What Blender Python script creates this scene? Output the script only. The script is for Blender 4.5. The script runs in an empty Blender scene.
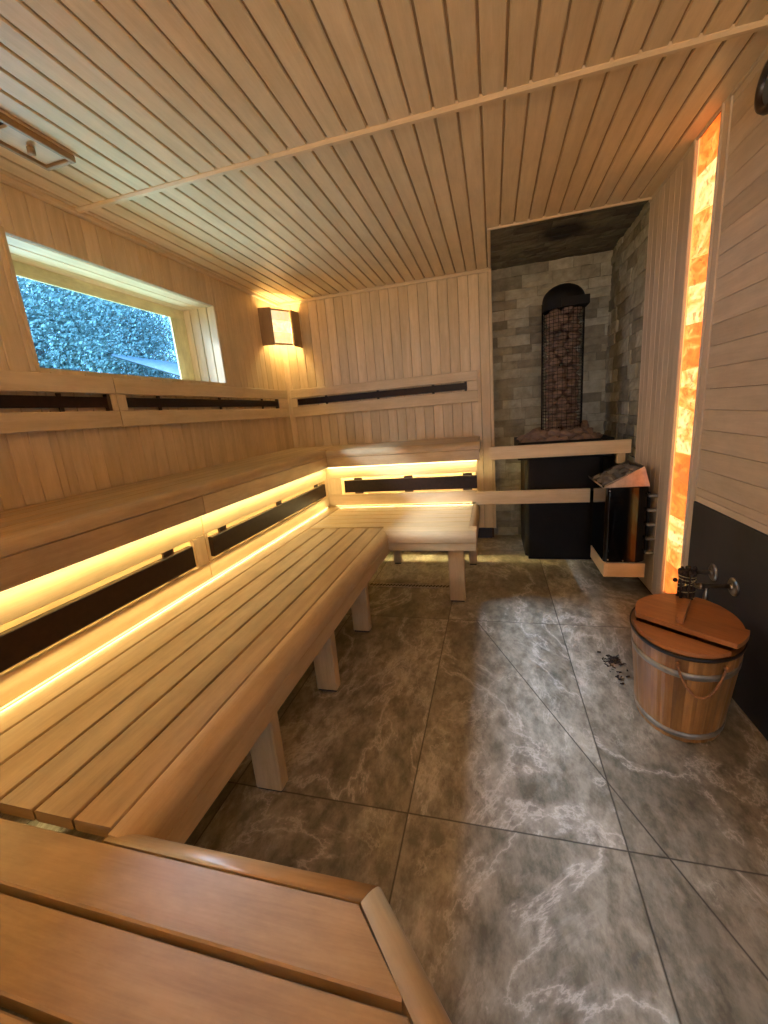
import bpy, bmesh, math, random
from mathutils import Vector, Matrix, noise as mnoise
R = random.Random(7)
PI = math.pi
S = bpy.context.scene
COL = S.collection

# ------------------------------------------------------------------ camera, world, lights, exposure
camd = bpy.data.cameras.new('camera')
cam = bpy.data.objects.new('camera', camd); COL.objects.link(cam)
camd.sensor_fit = 'HORIZONTAL'; camd.sensor_width = 36.0
camd.lens = 412.45 / 768 * 36.0
camd.clip_start = 0.02
M3 = Matrix(((0.96538825, 0.01938012, 0.26009602), (0.24783489, 0.24253995, -0.93795109), (-0.0812613, 0.96994782, 0.22934215)))
mw = M3.to_4x4(); mw.translation = Vector((0, 0, 1.185)); cam.matrix_world = mw
S.camera = cam

EXPOSURE = 0.32
S.view_settings.view_transform = 'Standard'
S.view_settings.look = 'None'
S.view_settings.gamma = 1.0
S.view_settings.use_curve_mapping = False
S.view_settings.exposure = EXPOSURE

world = bpy.data.worlds.new('daylight'); S.world = world
world.use_nodes = True
wn = world.node_tree.nodes; wl = world.node_tree.links
bg = wn['Background']; bg.inputs[0].default_value = (0.25, 0.57, 1.0, 1); bg.inputs[1].default_value = 6.0

def area(name, loc, rot, sx, sy, power, color, portal=False, spread=PI):
    d = bpy.data.lights.new(name, 'AREA'); d.shape = 'RECTANGLE'; d.size = sx; d.size_y = sy
    d.energy = power; d.color = color; d.spread = spread
    o = bpy.data.objects.new(name, d); COL.objects.link(o); o.location = loc; o.rotation_euler = rot
    if portal: d.cycles.is_portal = True
    return o
def aim(o, target):
    o.rotation_euler = (Vector(target) - o.location).to_track_quat('-Z', 'Y').to_euler()
WARM = (1.0, 0.79, 0.34)
# daylight through the small window (left wall)
area('window_portal', (-2.14, 2.13, 1.765), (0, -PI / 2, 0), 0.5, 1.3, 1, (1, 1, 1), portal=True)
w1 = area('ground_bounce', (-4.5, 2.1, 0.15), (0, 0, 0), 2.6, 1.4, 230, (0.50, 0.76, 1.0)); aim(w1, (-1.6, 2.0, 2.0))
# the bright band of sky between the treetops and the eave, 40 degrees up, shining over the sill on the floor
w3 = area('sky_band', (-7.9, 2.0, 6.25), (0, 0, 0), 11.0, 0.55, 5600, (0.80, 0.84, 1.0)); aim(w3, (-1.9, 2.0, 1.55)); w3.rotation_euler = Matrix(((0, -.64, -.77), (1, 0, 0), (0, -.77, .64))).to_euler()
w2 = area('front_fill', (0.06, -2.7, 0.92), (0, 0, 0), 0.62, 1.15, 24, (0.92, 0.84, 0.9)); aim(w2, (0.1, 3.0, 0.80))  # unseen cool fill added behind the camera, standing in for door light
# light strips: under the lip of the upper bench (shining down) and at the foot of the riser
area('strip_light', (-1.327, 1.45, 0.789), (0, 0, 0), 0.010, 3.3, 4.2, WARM)
area('strip_light', (-1.395, 1.6, 0.815), (0, 0, 0), 0.03, 3.2, 14.0, WARM)
area('strip_light', (-0.72, 3.225, 0.815), (0, 0, 0), 1.18, 0.03, 17.0, WARM)
area('strip_light', (-0.72, 3.150, 0.791), (0, 0, 0), 1.18, 0.010, 1.6, WARM)
area('strip_light', (-1.340, 1.78, 0.474), (0, -PI / 2 * .8, 0), 0.004, 2.6, 1.2, WARM)
area('strip_light', (-1.322, 1.78, 0.545), (0, 0, 0), 0.012, 2.6, 1.1, WARM)  # added fill with no strip of its own, brightens the first slat
area('strip_light', (-0.72, 3.160, 0.474), (-PI / 2 * .8, 0, 0), 1.1, 0.004, .9, WARM)
# glow of the corner wall lamp
def bulb(loc, p, color=WARM, r=0.03):
    d = bpy.data.lights.new('lamp_bulb', 'POINT'); d.energy = p; d.color = color; d.shadow_soft_size = r
    o = bpy.data.objects.new('lamp_bulb', d); COL.objects.link(o); o.location = loc
bulb((-1.80, 3.63, 2.00), 9)
# unseen fill lights added behind the camera to warm the ceiling
area('ceiling_fill', (0.35, -0.80, 1.85), (PI * .88, 0, 0), 0.5, 0.08, 24, (1.0, 0.66, 0.30))
area('ceiling_fill', (-1.2, -0.80, 1.85), (PI * .88, 0, 0), 0.5, 0.08, 13, (1.0, 0.70, 0.36))
sun_d = bpy.data.lights.new('sun', 'SUN'); sun_d.energy = 1.2; sun_d.color = (0.75, 0.9, 1.0); sun_d.angle = 0.02
sun = bpy.data.objects.new('sun', sun_d); COL.objects.link(sun); sun.rotation_euler = (math.radians(35), math.radians(-25), 0)
sun.location = (-6, 2, 8)

# ------------------------------------------------------------------ material helpers
def newmat(name):
    m = bpy.data.materials.new(name); m.use_nodes = True
    nt = m.node_tree
    return m, nt, nt.nodes['Principled BSDF']
def N(nt, t, **kw):
    n = nt.nodes.new(t)
    for k, v in kw.items():
        if k == 'ins':
            for a, b in v.items(): n.inputs[a].default_value = b
        else: setattr(n, k, v)
    return n
def ramp(nt, stops, inp=None, interp='LINEAR'):
    n = nt.nodes.new('ShaderNodeValToRGB'); cr = n.color_ramp; cr.interpolation = interp
    while len(cr.elements) < len(stops): cr.elements.new(0.5)
    for e, (p, c) in zip(cr.elements, stops):
        e.position = p; e.color = c if len(c) == 4 else (*c, 1)
    if inp is not None: nt.links.new(inp, n.inputs[0])
    return n
def math_(nt, op, a, b=None, c=None):
    n = nt.nodes.new('ShaderNodeMath'); n.operation = op
    for i, v in enumerate((a, b, c)):
        if v is None: continue
        if isinstance(v, (int, float)): n.inputs[i].default_value = v
        else: nt.links.new(v, n.inputs[i])
    return n.outputs[0]
def mix(nt, fac, a, b, mode='MIX'):
    n = nt.nodes.new('ShaderNodeMix'); n.data_type = 'RGBA'; n.blend_type = mode
    for i, v in ((0, fac), (6, a), (7, b)):
        if isinstance(v, (int, float)): n.inputs[i].default_value = v
        elif isinstance(v, tuple): n.inputs[i].default_value = v if len(v) == 4 else (*v, 1)
        else: nt.links.new(v, n.inputs[i])
    return n.outputs[2]
def bump(nt, bsdf, h, strength=0.2, dist=0.002):
    b = N(nt, 'ShaderNodeBump', ins={'Strength': strength, 'Distance': dist})
    nt.links.new(h, b.inputs['Height']); nt.links.new(b.outputs[0], bsdf.inputs['Normal'])

def wood(name, dark, light, rough=0.42, grain=1.0, knots=0.0, tonevar=0.22, coat=0.0, blotch=1.0):
    m, nt, bs = newmat(name); L = nt.links
    uv = N(nt, 'ShaderNodeUVMap'); uv.uv_map = 'UVMap'
    at = N(nt, 'ShaderNodeAttribute'); at.attribute_name = 'tone'
    mp = N(nt, 'ShaderNodeMapping', ins={'Scale': (2.2, 38, 1)}); L.new(uv.outputs[0], mp.inputs[0])
    n1 = N(nt, 'ShaderNodeTexNoise', ins={'Scale': 1.0, 'Detail': 6.0, 'Roughness': 0.62, 'Distortion': 0.7}); L.new(mp.outputs[0], n1.inputs[0])
    mp2 = N(nt, 'ShaderNodeMapping', ins={'Scale': (1.3, 9, 1)}); L.new(uv.outputs[0], mp2.inputs[0])
    n2 = N(nt, 'ShaderNodeTexNoise', ins={'Scale': 1.0, 'Detail': 3.0, 'Distortion': 1.6}); L.new(mp2.outputs[0], n2.inputs[0])
    mp3 = N(nt, 'ShaderNodeMapping', ins={'Scale': (14, 260, 1)}); L.new(uv.outputs[0], mp3.inputs[0])
    n3 = N(nt, 'ShaderNodeTexNoise', ins={'Scale': 1.0, 'Detail': 2.0}); L.new(mp3.outputs[0], n3.inputs[0])
    f = math_(nt, 'ADD', math_(nt, 'MULTIPLY', n1.outputs[0], 0.55), math_(nt, 'MULTIPLY', n2.outputs[0], 0.45))
    f = math_(nt, 'ADD', f, math_(nt, 'MULTIPLY', math_(nt, 'SUBTRACT', n3.outputs[0], 0.5), 0.22))
    r = ramp(nt, [(0.5 - 0.22 / grain, dark), (0.5 + 0.16 / grain, light)], f)
    tone = ramp(nt, [(0.0, (1 - tonevar, 1 - tonevar * 1.08, 1 - tonevar * 1.25)), (1.0, (1, 1, 1))], at.outputs['Fac'])
    c = mix(nt, 1.0, r.outputs[0], tone.outputs[0], 'MULTIPLY')
    bl_ = N(nt, 'ShaderNodeTexNoise', ins={'Scale': 1.0, 'Detail': 5.0, 'Roughness': 0.7}); mpb = N(nt, 'ShaderNodeMapping', ins={'Scale': (5, 11, 1)}); L.new(uv.outputs[0], mpb.inputs[0]); L.new(mpb.outputs[0], bl_.inputs[0])
    blr = ramp(nt, [(0.34, (1 - .20 * blotch, 1 - .22 * blotch, 1 - .26 * blotch)), (0.6, (1.04, 1.04, 1.04))], bl_.outputs[0]); c = mix(nt, 1.0, c, blr.outputs[0], 'MULTIPLY')
    if knots:
        vo = N(nt, 'ShaderNodeTexVoronoi', ins={'Scale': 1.0, 'Randomness': 1.0})
        mp4 = N(nt, 'ShaderNodeMapping', ins={'Scale': (2.1, 6.0, 1)}); L.new(uv.outputs[0], mp4.inputs[0]); L.new(mp4.outputs[0], vo.inputs[0])
        k = ramp(nt, [(0.0, (1, 1, 1)), (knots, (0, 0, 0))], vo.outputs['Distance'])
        c = mix(nt, math_(nt, 'MULTIPLY', k.outputs[0], 0.75), c, (0.12, 0.05, 0.02))
    L.new(c, bs.inputs['Base Color'])
    bs.inputs['Roughness'].default_value = rough
    if coat: bs.inputs['Coat Weight'].default_value = coat; bs.inputs['Coat Roughness'].default_value = 0.3
    bump(nt, bs, f, 0.18, 0.0015)
    return m
def plain(name, col, rough=0.5, metal=0.0, nscale=0, var=0.2, bumpd=0.0, **kw):
    m, nt, bs = newmat(name)
    bs.inputs['Base Color'].default_value = (*col, 1); bs.inputs['Roughness'].default_value = rough; bs.inputs['Metallic'].default_value = metal
    if nscale:
        tc = N(nt, 'ShaderNodeTexCoord')
        n = N(nt, 'ShaderNodeTexNoise', ins={'Scale': nscale, 'Detail': 5.0, 'Roughness': 0.6}); nt.links.new(tc.outputs['Object'], n.inputs[0])
        r = ramp(nt, [(0.3, tuple(c * (1 - var) for c in col)), (0.7, tuple(min(1, c * (1 + var)) for c in col))], n.outputs[0])
        nt.links.new(r.outputs[0], bs.inputs['Base Color'])
        if bumpd: bump(nt, bs, n.outputs[0], 0.5, bumpd)
    return m
def emis(name, col, strength):
    m, nt, bs = newmat(name)
    bs.inputs['Base Color'].default_value = (*col, 1)
    bs.inputs['Emission Color'].default_value = (*col, 1); bs.inputs['Emission Strength'].default_value = strength
    return m

ASPEN = wood('aspen_boards', (0.66, 0.485, 0.27), (0.82, 0.64, 0.40), 0.45, tonevar=0.15, blotch=0.35)
CEIL = wood('aspen_ceiling', (0.66, 0.475, 0.26), (0.81, 0.62, 0.38), 0.36, tonevar=0.10, blotch=0.3)
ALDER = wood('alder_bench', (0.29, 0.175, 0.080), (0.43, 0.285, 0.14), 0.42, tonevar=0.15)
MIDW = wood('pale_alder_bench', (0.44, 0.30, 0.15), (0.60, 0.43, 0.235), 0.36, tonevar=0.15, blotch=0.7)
RIGHTW = wood('alder_wall', (0.58, 0.45, 0.31), (0.74, 0.59, 0.43), 0.5, tonevar=0.16, blotch=0.4)
TUBW = wood('larch_tub', (0.24, 0.09, 0.025), (0.58, 0.29, 0.09), 0.38, knots=0.05, tonevar=0.45, coat=0.3)
LIDW = wood('larch_lid', (0.30, 0.10, 0.03), (0.55, 0.23, 0.075), 0.4, knots=0.07, tonevar=0.25, coat=0.25)
FRAMEW = wood('window_frame_wood', (0.72, 0.66, 0.34), (0.85, 0.79, 0.46), 0.5, tonevar=0.1)
GAP = plain('shadow_gap_felt', (0.05, 0.028, 0.012), 0.9)
GROOVE = wood('groove_wood', (0.40, 0.25, 0.12), (0.50, 0.33, 0.17), 0.6, tonevar=0.1)
BLACKGLASS = plain('dark_heating_panel', (0.022, 0.010, 0.006), 0.42, 0.0, 40, 0.25)
BRACK = plain('dark_bracket', (0.06, 0.03, 0.015), 0.5)
BLACK = plain('black_steel', (0.006, 0.005, 0.0045), 0.6, 0.0, 8, 0.3)
GLOSSBLK = plain('polished_dark_steel', (0.05, 0.045, 0.04), 0.10, 1.0, 6, 0.15)
STEEL = plain('brushed_steel', (0.52, 0.46, 0.40), 0.28, 1.0, 30, 0.2)
HOOP = plain('hoop_steel', (0.40, 0.37, 0.32), 0.5, 0.8, 20, 0.3)
RUBBER = plain('black_rubber', (0.012, 0.012, 0.013), 0.5)
BRONZE = plain('antique_bronze', (0.34, 0.29, 0.24), 0.33, 1.0, 30, 0.4)
TWIG = plain('dark_twigs', (0.035, 0.018, 0.010), 0.75, 0, 60, 0.6)
TWINE = plain('pale_twine', (0.50, 0.42, 0.22), 0.8, 0, 90, 0.3)
ROPE = plain('rope_cord', (0.30, 0.13, 0.05), 0.7, 0, 120, 0.4, 0.001)
SLATE = plain('dark_slate_panel', (0.040, 0.039, 0.042), 0.42, 0, 3, 0.3)
ROCK = plain('stove_rock', (0.24, 0.155, 0.11), 0.85, 0, 30, 0.45, 0.004)
ROCKG = plain('grey_rock', (0.15, 0.135, 0.12), 0.8, 0, 30, 0.4, 0.004)
WHITEP = plain('white_plastic', (0.30, 0.27, 0.23), 0.5)
LEDM = emis('strip_glow', (1.0, 0.86, 0.45), 2.2)
LED2 = emis('strip_glow_low', (1.0, 0.78, 0.32), 1.6)

for m_ in (BLACK, SLATE, BLACKGLASS): m_.node_tree.nodes['Principled BSDF'].inputs['Specular IOR Level'].default_value = 0.22
def glassmat():
    m = bpy.data.materials.new('window_glass'); m.use_nodes = True; nt = m.node_tree; nt.nodes.clear()
    o = N(nt, 'ShaderNodeOutputMaterial'); t = N(nt, 'ShaderNodeBsdfTransparent', ins={'Color': (0.86, 0.95, 1.0, 1)})
    g = N(nt, 'ShaderNodeBsdfGlossy', ins={'Roughness': 0.02}); fr = N(nt, 'ShaderNodeFresnel', ins={'IOR': 1.45})
    mx = N(nt, 'ShaderNodeMixShader'); ge = N(nt, 'ShaderNodeNewGeometry'); nt.links.new(math_(nt, 'MULTIPLY', fr.outputs[0], math_(nt, 'SUBTRACT', 1.0, ge.outputs['Backfacing'])), mx.inputs[0]); nt.links.new(t.outputs[0], mx.inputs[1]); nt.links.new(g.outputs[0], mx.inputs[2]); nt.links.new(mx.outputs[0], o.inputs[0])
    return m
GLASS = glassmat()

def stonemat(name, c1, c2, c3, tower_shadow=False):
    m, nt, bs = newmat(name); L = nt.links
    tc = N(nt, 'ShaderNodeTexCoord'); at = N(nt, 'ShaderNodeAttribute'); at.attribute_name = 'tone'
    n = N(nt, 'ShaderNodeTexNoise', ins={'Scale': 14.0, 'Detail': 8.0, 'Roughness': 0.65}); L.new(tc.outputs['Object'], n.inputs[0])
    r = ramp(nt, [(0.0, c1), (0.5, c2), (1.0, c3)], at.outputs['Fac'])
    r2 = ramp(nt, [(0.3, (0.62, 0.6, 0.56)), (0.65, (1, 1, 1))], n.outputs[0])
    c = mix(nt, 1.0, r.outputs[0], r2.outputs[0], 'MULTIPLY')
    if tower_shadow:   # soft round shadow of the stove tower painted on the niche ceiling
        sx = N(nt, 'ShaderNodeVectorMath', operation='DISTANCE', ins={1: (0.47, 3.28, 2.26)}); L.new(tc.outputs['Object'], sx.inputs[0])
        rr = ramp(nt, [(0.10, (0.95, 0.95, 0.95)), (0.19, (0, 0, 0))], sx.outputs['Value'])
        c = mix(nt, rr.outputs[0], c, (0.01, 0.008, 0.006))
    L.new(c, bs.inputs['Base Color']); bs.inputs['Roughness'].default_value = 0.85
    bump(nt, bs, n.outputs[0], 0.6, 0.006)
    return m
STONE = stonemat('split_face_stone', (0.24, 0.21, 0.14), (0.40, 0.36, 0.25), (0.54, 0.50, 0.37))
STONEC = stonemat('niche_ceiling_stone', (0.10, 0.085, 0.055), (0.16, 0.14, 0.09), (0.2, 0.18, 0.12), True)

def saltmat():
    m, nt, bs = newmat('backlit_salt'); L = nt.links
    tc = N(nt, 'ShaderNodeTexCoord'); at = N(nt, 'ShaderNodeAttribute'); at.attribute_name = 'tone'
    mp = N(nt, 'ShaderNodeMapping', ins={'Rotation': (0.6, 0, 0), 'Scale': (6, 6, 14)}); L.new(tc.outputs['Object'], mp.inputs[0])
    n = N(nt, 'ShaderNodeTexNoise', ins={'Scale': 1.0, 'Detail': 5.0, 'Roughness': 0.6, 'Distortion': 1.5}); L.new(mp.outputs[0], n.inputs[0])
    n2 = N(nt, 'ShaderNodeTexNoise', ins={'Scale': 38.0, 'Detail': 3.0, 'Distortion': 1.0}); L.new(tc.outputs['Object'], n2.inputs[0])
    f = math_(nt, 'ADD', math_(nt, 'MULTIPLY', at.outputs['Fac'], 0.8), math_(nt, 'MULTIPLY', math_(nt, 'SUBTRACT', n.outputs[0], 0.5), 1.7))
    r = ramp(nt, [(0.0, (0.75, 0.13, 0.012)), (0.3, (1.0, 0.25, 0.03)), (0.55, (1.0, 0.46, 0.10)), (0.85, (1.0, 0.78, 0.32))], f)
    cr = ramp(nt, [(0.36, (0.35, 0.2, 0.1)), (0.43, (1, 1, 1))], n2.outputs[0])
    c = mix(nt, 0.7, r.outputs[0], cr.outputs[0], 'MULTIPLY')
    L.new(c, bs.inputs['Emission Color']); bs.inputs['Emission Strength'].default_value = 1.15
    bs.inputs['Base Color'].default_value = (0.7, 0.35, 0.15, 1); bs.inputs['Roughness'].default_value = 0.35
    bump(nt, bs, n2.outputs[0], 0.4, 0.002)
    return m
SALT = saltmat()

def floormat():
    m, nt, bs = newmat('marble_tiles'); L = nt.links
    tc = N(nt, 'ShaderNodeTexCoord'); sp = N(nt, 'ShaderNodeSeparateXYZ'); L.new(tc.outputs['Object'], sp.inputs[0])
    X, Y = sp.outputs[0], sp.outputs[1]
    tx = math_(nt, 'DIVIDE', math_(nt, 'ADD', X, 0.274), 0.6); ty = math_(nt, 'DIVIDE', math_(nt, 'SUBTRACT', Y, 0.975), 1.215)
    ix = math_(nt, 'FLOOR', tx); iy = math_(nt, 'FLOOR', ty)
    # grout distance
    def dist(t, size):
        fr = math_(nt, 'FRACT', t); return math_(nt, 'MULTIPLY', math_(nt, 'MINIMUM', fr, math_(nt, 'SUBTRACT', 1.0, fr)), size)
    d = math_(nt, 'MINIMUM', dist(tx, 0.6), dist(ty, 1.215))
    # diagonal drainage cut: from (-0.094,2.142) to (0.52,0.753)
    nx, ny = 0.9146, 0.4043
    dd = math_(nt, 'ABSOLUTE', math_(nt, 'SUBTRACT', math_(nt, 'ADD', math_(nt, 'MULTIPLY', X, nx), math_(nt, 'MULTIPLY', Y, ny)), nx * -0.094 + ny * 2.142))
    far = math_(nt, 'MULTIPLY', math_(nt, 'GREATER_THAN', Y, 2.19), 1.0)
    d = math_(nt, 'MINIMUM', d, math_(nt, 'ADD', dd, far))
    g = ramp(nt, [(0.0013, (1, 1, 1)), (0.0028, (0, 0, 0))], d)
    wn_ = N(nt, 'ShaderNodeTexWhiteNoise', noise_dimensions='2D'); cb = N(nt, 'ShaderNodeCombineXYZ'); L.new(ix, cb.inputs[0]); L.new(iy, cb.inputs[1]); L.new(cb.outputs[0], wn_.inputs[0])
    off = N(nt, 'ShaderNodeVectorMath', operation='SCALE', ins={3: 7.0}); L.new(wn_.outputs['Color'], off.inputs[0])
    v = N(nt, 'ShaderNodeVectorMath', operation='ADD'); L.new(tc.outputs['Object'], v.inputs[0]); L.new(off.outputs[0], v.inputs[1])
    rot = N(nt, 'ShaderNodeMapping', ins={'Rotation': (0, 0, 0.45), 'Scale': (1.0, 0.55, 1)}); L.new(v.outputs[0], rot.inputs[0])
    base = N(nt, 'ShaderNodeTexNoise', ins={'Scale': 2.6, 'Detail': 10.0, 'Roughness': 0.68, 'Distortion': 0.4}); L.new(rot.outputs[0], base.inputs[0])
    mott = N(nt, 'ShaderNodeTexNoise', ins={'Scale': 22.0, 'Detail': 6.0, 'Roughness': 0.7}); L.new(rot.outputs[0], mott.inputs[0])
    vn = N(nt, 'ShaderNodeTexNoise', ins={'Scale': 1.7, 'Detail': 10.0, 'Roughness': 0.66, 'Distortion': 0.5}); L.new(rot.outputs[0], vn.inputs[0])
    vein = math_(nt, 'ABSOLUTE', math_(nt, 'SUBTRACT', vn.outputs[0], 0.5))
    rv = ramp(nt, [(0.0, (1, 1, 1)), (0.010, (0.30, 0.30, 0.30)), (0.035, (0, 0, 0))], vein)
    vn2 = N(nt, 'ShaderNodeTexNoise', ins={'Scale': 5.0, 'Detail': 8.0, 'Roughness': 0.68, 'Distortion': 0.4}); L.new(rot.outputs[0], vn2.inputs[0])
    vein2 = math_(nt, 'ABSOLUTE', math_(nt, 'SUBTRACT', vn2.outputs[0], 0.47))
    rv2 = ramp(nt, [(0.0, (0.8, 0.8, 0.8)), (0.018, (0, 0, 0))], vein2)
    msk = ramp(nt, [(0.48, (0, 0, 0)), (0.62, (1, 1, 1))], base.outputs[0])
    rb = ramp(nt, [(0.30, (0.12, 0.105, 0.076)), (0.45, (0.20, 0.178, 0.135)), (0.58, (0.29, 0.262, 0.205)), (0.72, (0.44, 0.405, 0.335))], base.outputs[0])
    mo = ramp(nt, [(0.38, (0.60, 0.59, 0.56)), (0.62, (1.28, 1.28, 1.28))], mott.outputs[0])
    c = mix(nt, 1.0, rb.outputs[0], mo.outputs[0], 'MULTIPLY')
    c = mix(nt, math_(nt, 'MULTIPLY', rv.outputs[0], 0.62), c, (0.60, 0.55, 0.48))
    c = mix(nt, math_(nt, 'MULTIPLY', math_(nt, 'MULTIPLY', rv2.outputs[0], msk.outputs[0]), 0.6), c, (0.60, 0.55, 0.48))
    c = mix(nt, g.outputs[0], c, (0.035, 0.028, 0.02))
    L.new(c, bs.inputs['Base Color'])
    rr = ramp(nt, [(0.3, (0.30,) * 3), (0.7, (0.46,) * 3)], mott.outputs[0]); L.new(rr.outputs[0], bs.inputs['Roughness'])
    bump(nt, bs, math_(nt, 'SUBTRACT', math_(nt, 'MULTIPLY', mott.outputs[0], 0.25), g.outputs[0]), 0.3, 0.0015)
    return m
FLOOR = floormat()

def leafmat():
    m, nt, bs = newmat('leaf_green'); L = nt.links
    at = N(nt, 'ShaderNodeAttribute'); at.attribute_name = 'tone'
    r = ramp(nt, [(0.0, (0.16, 0.22, 0.20)), (0.6, (0.26, 0.34, 0.31)), (1.0, (0.42, 0.50, 0.46))], at.outputs['Fac']); L.new(r.outputs[0], bs.inputs['Base Color'])
    bs.inputs['Roughness'].default_value = 0.85; bs.inputs['Specular IOR Level'].default_value = 0.15
    return m
LEAF = leafmat()
BARK = plain('tree_bark', (0.10, 0.09, 0.08), 0.9, 0, 20, 0.4)
ROOFM = plain('corrugated_roof', (0.12, 0.15, 0.18), 0.6, 0.2, 5, 0.2)
RENDER = plain('sky_block_grey', (0.6, 0.6, 0.6), 0.8)
GRASS = plain('lawn', (0.10, 0.16, 0.06), 0.9, 0, 9, 0.4)

# ------------------------------------------------------------------ mesh builder
class MB:
    def __init__(s):
        s.v = []; s.f = []; s.uv = []; s.tone = []; s.mi = []; s.smooth = []
    def face(s, idx, uvs, tone, mi=0, smooth=False):
        s.f.append(tuple(idx)); s.uv.extend(uvs); s.tone.append(tone); s.mi.append(mi); s.smooth.append(smooth)
    def prism(s, prof, axis, a0, a1, tone=None, mi=0, smooth=False, s0=None, s1=None):
        """extrude a closed 2-D profile along an axis; profile is in the two other axes (in x,y,z order).
        s0/s1: functions of the profile point giving an extra end shift (mitres)"""
        tone = R.random() if tone is None else tone
        o = [i for i in range(3) if i != axis]; n = len(prof); b = len(s.v)
        ou, ov = R.uniform(0, 50), R.uniform(0, 50)
        per = [0.0]
        for i in range(n):
            p, q = prof[i], prof[(i + 1) % n]; per.append(per[-1] + math.hypot(q[0] - p[0], q[1] - p[1]))
        for e, sh in ((a0, s0), (a1, s1)):
            for p in prof:
                c = [0, 0, 0]; c[axis] = e + (sh(p) if sh else 0); c[o[0]] = p[0]; c[o[1]] = p[1]; s.v.append(c)
        ar = sum(prof[i][0] * prof[(i + 1) % n][1] - prof[(i + 1) % n][0] * prof[i][1] for i in range(n))
        flip = (ar > 0) != (axis != 1)
        for i in range(n):
            j = (i + 1) % n
            ids = [b + i, b + j, b + n + j, b + n + i]
            uv = [(a0 + ou, per[i] + ov), (a0 + ou, per[i + 1] + ov), (a1 + ou, per[i + 1] + ov), (a1 + ou, per[i] + ov)]
            if flip: ids.reverse(); uv.reverse()
            s.face(ids, uv, tone, mi, smooth)
        if smooth:
            s.v.extend([list(p) for p in s.v[b:b + 2 * n]]); b += 2 * n
        c0 = list(range(b + n - 1, b - 1, -1)); c1 = list(range(b + n, b + 2 * n))
        u0 = [(prof[k - b][0] + ou, prof[k - b][1] + ov) for k in c0]; u1 = [(prof[k - b - n][0] + ou, prof[k - b - n][1] + ov) for k in c1]
        if flip: c0.reverse(); c1.reverse(); u0.reverse(); u1.reverse()
        s.face(c0, u0, tone, mi); s.face(c1, u1, tone, mi)
        return s
    def box(s, x0, x1, y0, y1, z0, z1, ch=0.0, axis=None, tone=None, mi=0):
        d = [(x0, x1), (y0, y1), (z0, z1)]
        d = [(min(a), max(a)) for a in d]
        if axis is None: axis = max(range(3), key=lambda i: d[i][1] - d[i][0])
        o = [i for i in range(3) if i != axis]
        (a, b_), (c, e) = d[o[0]], d[o[1]]
        ch = min(ch, (b_ - a) * .45, (e - c) * .45)
        if ch > 0: prof = [(a + ch, c), (b_ - ch, c), (b_, c + ch), (b_, e - ch), (b_ - ch, e), (a + ch, e), (a, e - ch), (a, c + ch)]
        else: prof = [(a, c), (b_, c), (b_, e), (a, e)]
        return s.prism(prof, axis, d[axis][0], d[axis][1], tone, mi)
    def tube(s, pts, r, seg=8, closed=False, tone=0.5, mi=0, cap=True):
        pts = [Vector(p) for p in pts]; n = len(pts); b = len(s.v)
        rs = r if isinstance(r, (list, tuple)) else [r] * n
        up = None
        for i, p in enumerate(pts):
            if closed: t = pts[(i + 1) % n] - pts[i - 1]
            else: t = pts[min(i + 1, n - 1)] - pts[max(i - 1, 0)]
            t.normalize()
            if up is None:
                up = t.orthogonal().normalized()
            up = (up - t * up.dot(t))
            if up.length < 1e-6: up = t.orthogonal()
            up.normalize(); w = t.cross(up)
            for k in range(seg):
                a = 2 * PI * k / seg; s.v.append(list(p + (up * math.cos(a) + w * math.sin(a)) * rs[i]))
        for i in range(n if closed else n - 1):
            j = (i + 1) % n
            for k in range(seg):
                l = (k + 1) % seg
                s.face([b + i * seg + k, b + i * seg + l, b + j * seg + l, b + j * seg + k], [(i * .1, k * .01), (i * .1, l * .01), (j * .1, l * .01), (j * .1, k * .01)], tone, mi, True)
        if not closed and cap:
            s.face([b + k for k in range(seg - 1, -1, -1)], [(0, 0)] * seg, tone, mi); s.face([b + (n - 1) * seg + k for k in range(seg)], [(0, 0)] * seg, tone, mi)
        return s
    def lathe(s, prof, c, seg=32, sy=1.0, axis='Z', tone=0.5, mi=0, smooth=True):
        """prof: (radius, height) list, closed on the axis where radius is 0"""
        b = len(s.v); c = Vector(c)
        for (r, h) in prof:
            for k in range(seg):
                a = 2 * PI * k / seg; x, y = r * math.cos(a), r * math.sin(a) * sy
                q = {'Z': (x, y, h), 'X': (h, x, y), 'Y': (y, h, x)}[axis]
                s.v.append(list(c + Vector(q)))
        for i in range(len(prof) - 1):
            for k in range(seg):
                l = (k + 1) % seg
                s.face([b + i * seg + k, b + i * seg + l, b + (i + 1) * seg + l, b + (i + 1) * seg + k], [(i * .05, k * .02), (i * .05, k * .02 + .02), (i * .05 + .05, k * .02 + .02), (i * .05 + .05, k * .02)], tone, mi, smooth)
        return s
    def mesh(s, name, origin=(0, 0, 0)):
        me = bpy.data.meshes.new(name); O = Vector(origin)
        me.from_pydata([tuple(Vector(p) - O) for p in s.v], [], s.f)
        ul = me.uv_layers.new(name='UVMap'); ul.data.foreach_set('uv', [c for u in s.uv for c in u])
        at = me.attributes.new('tone', 'FLOAT', 'FACE'); at.data.foreach_set('value', s.tone)
        me.polygons.foreach_set('material_index', s.mi); me.polygons.foreach_set('use_smooth', s.smooth)
        me.update()
        return me
    def build(s, name, mats, parent=None, origin=None):
        root = parent
        while root is not None and root.parent: root = root.parent
        if origin is None: origin = tuple(root.location) if root is not None else (0, 0, 0)
        me = s.mesh(name, origin)
        for m in (mats if isinstance(mats, (list, tuple)) else [mats]): me.materials.append(m)
        o = bpy.data.objects.new(name, me); COL.objects.link(o)
        if parent is not None: o.parent = parent
        else: o.location = origin
        return o
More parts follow.
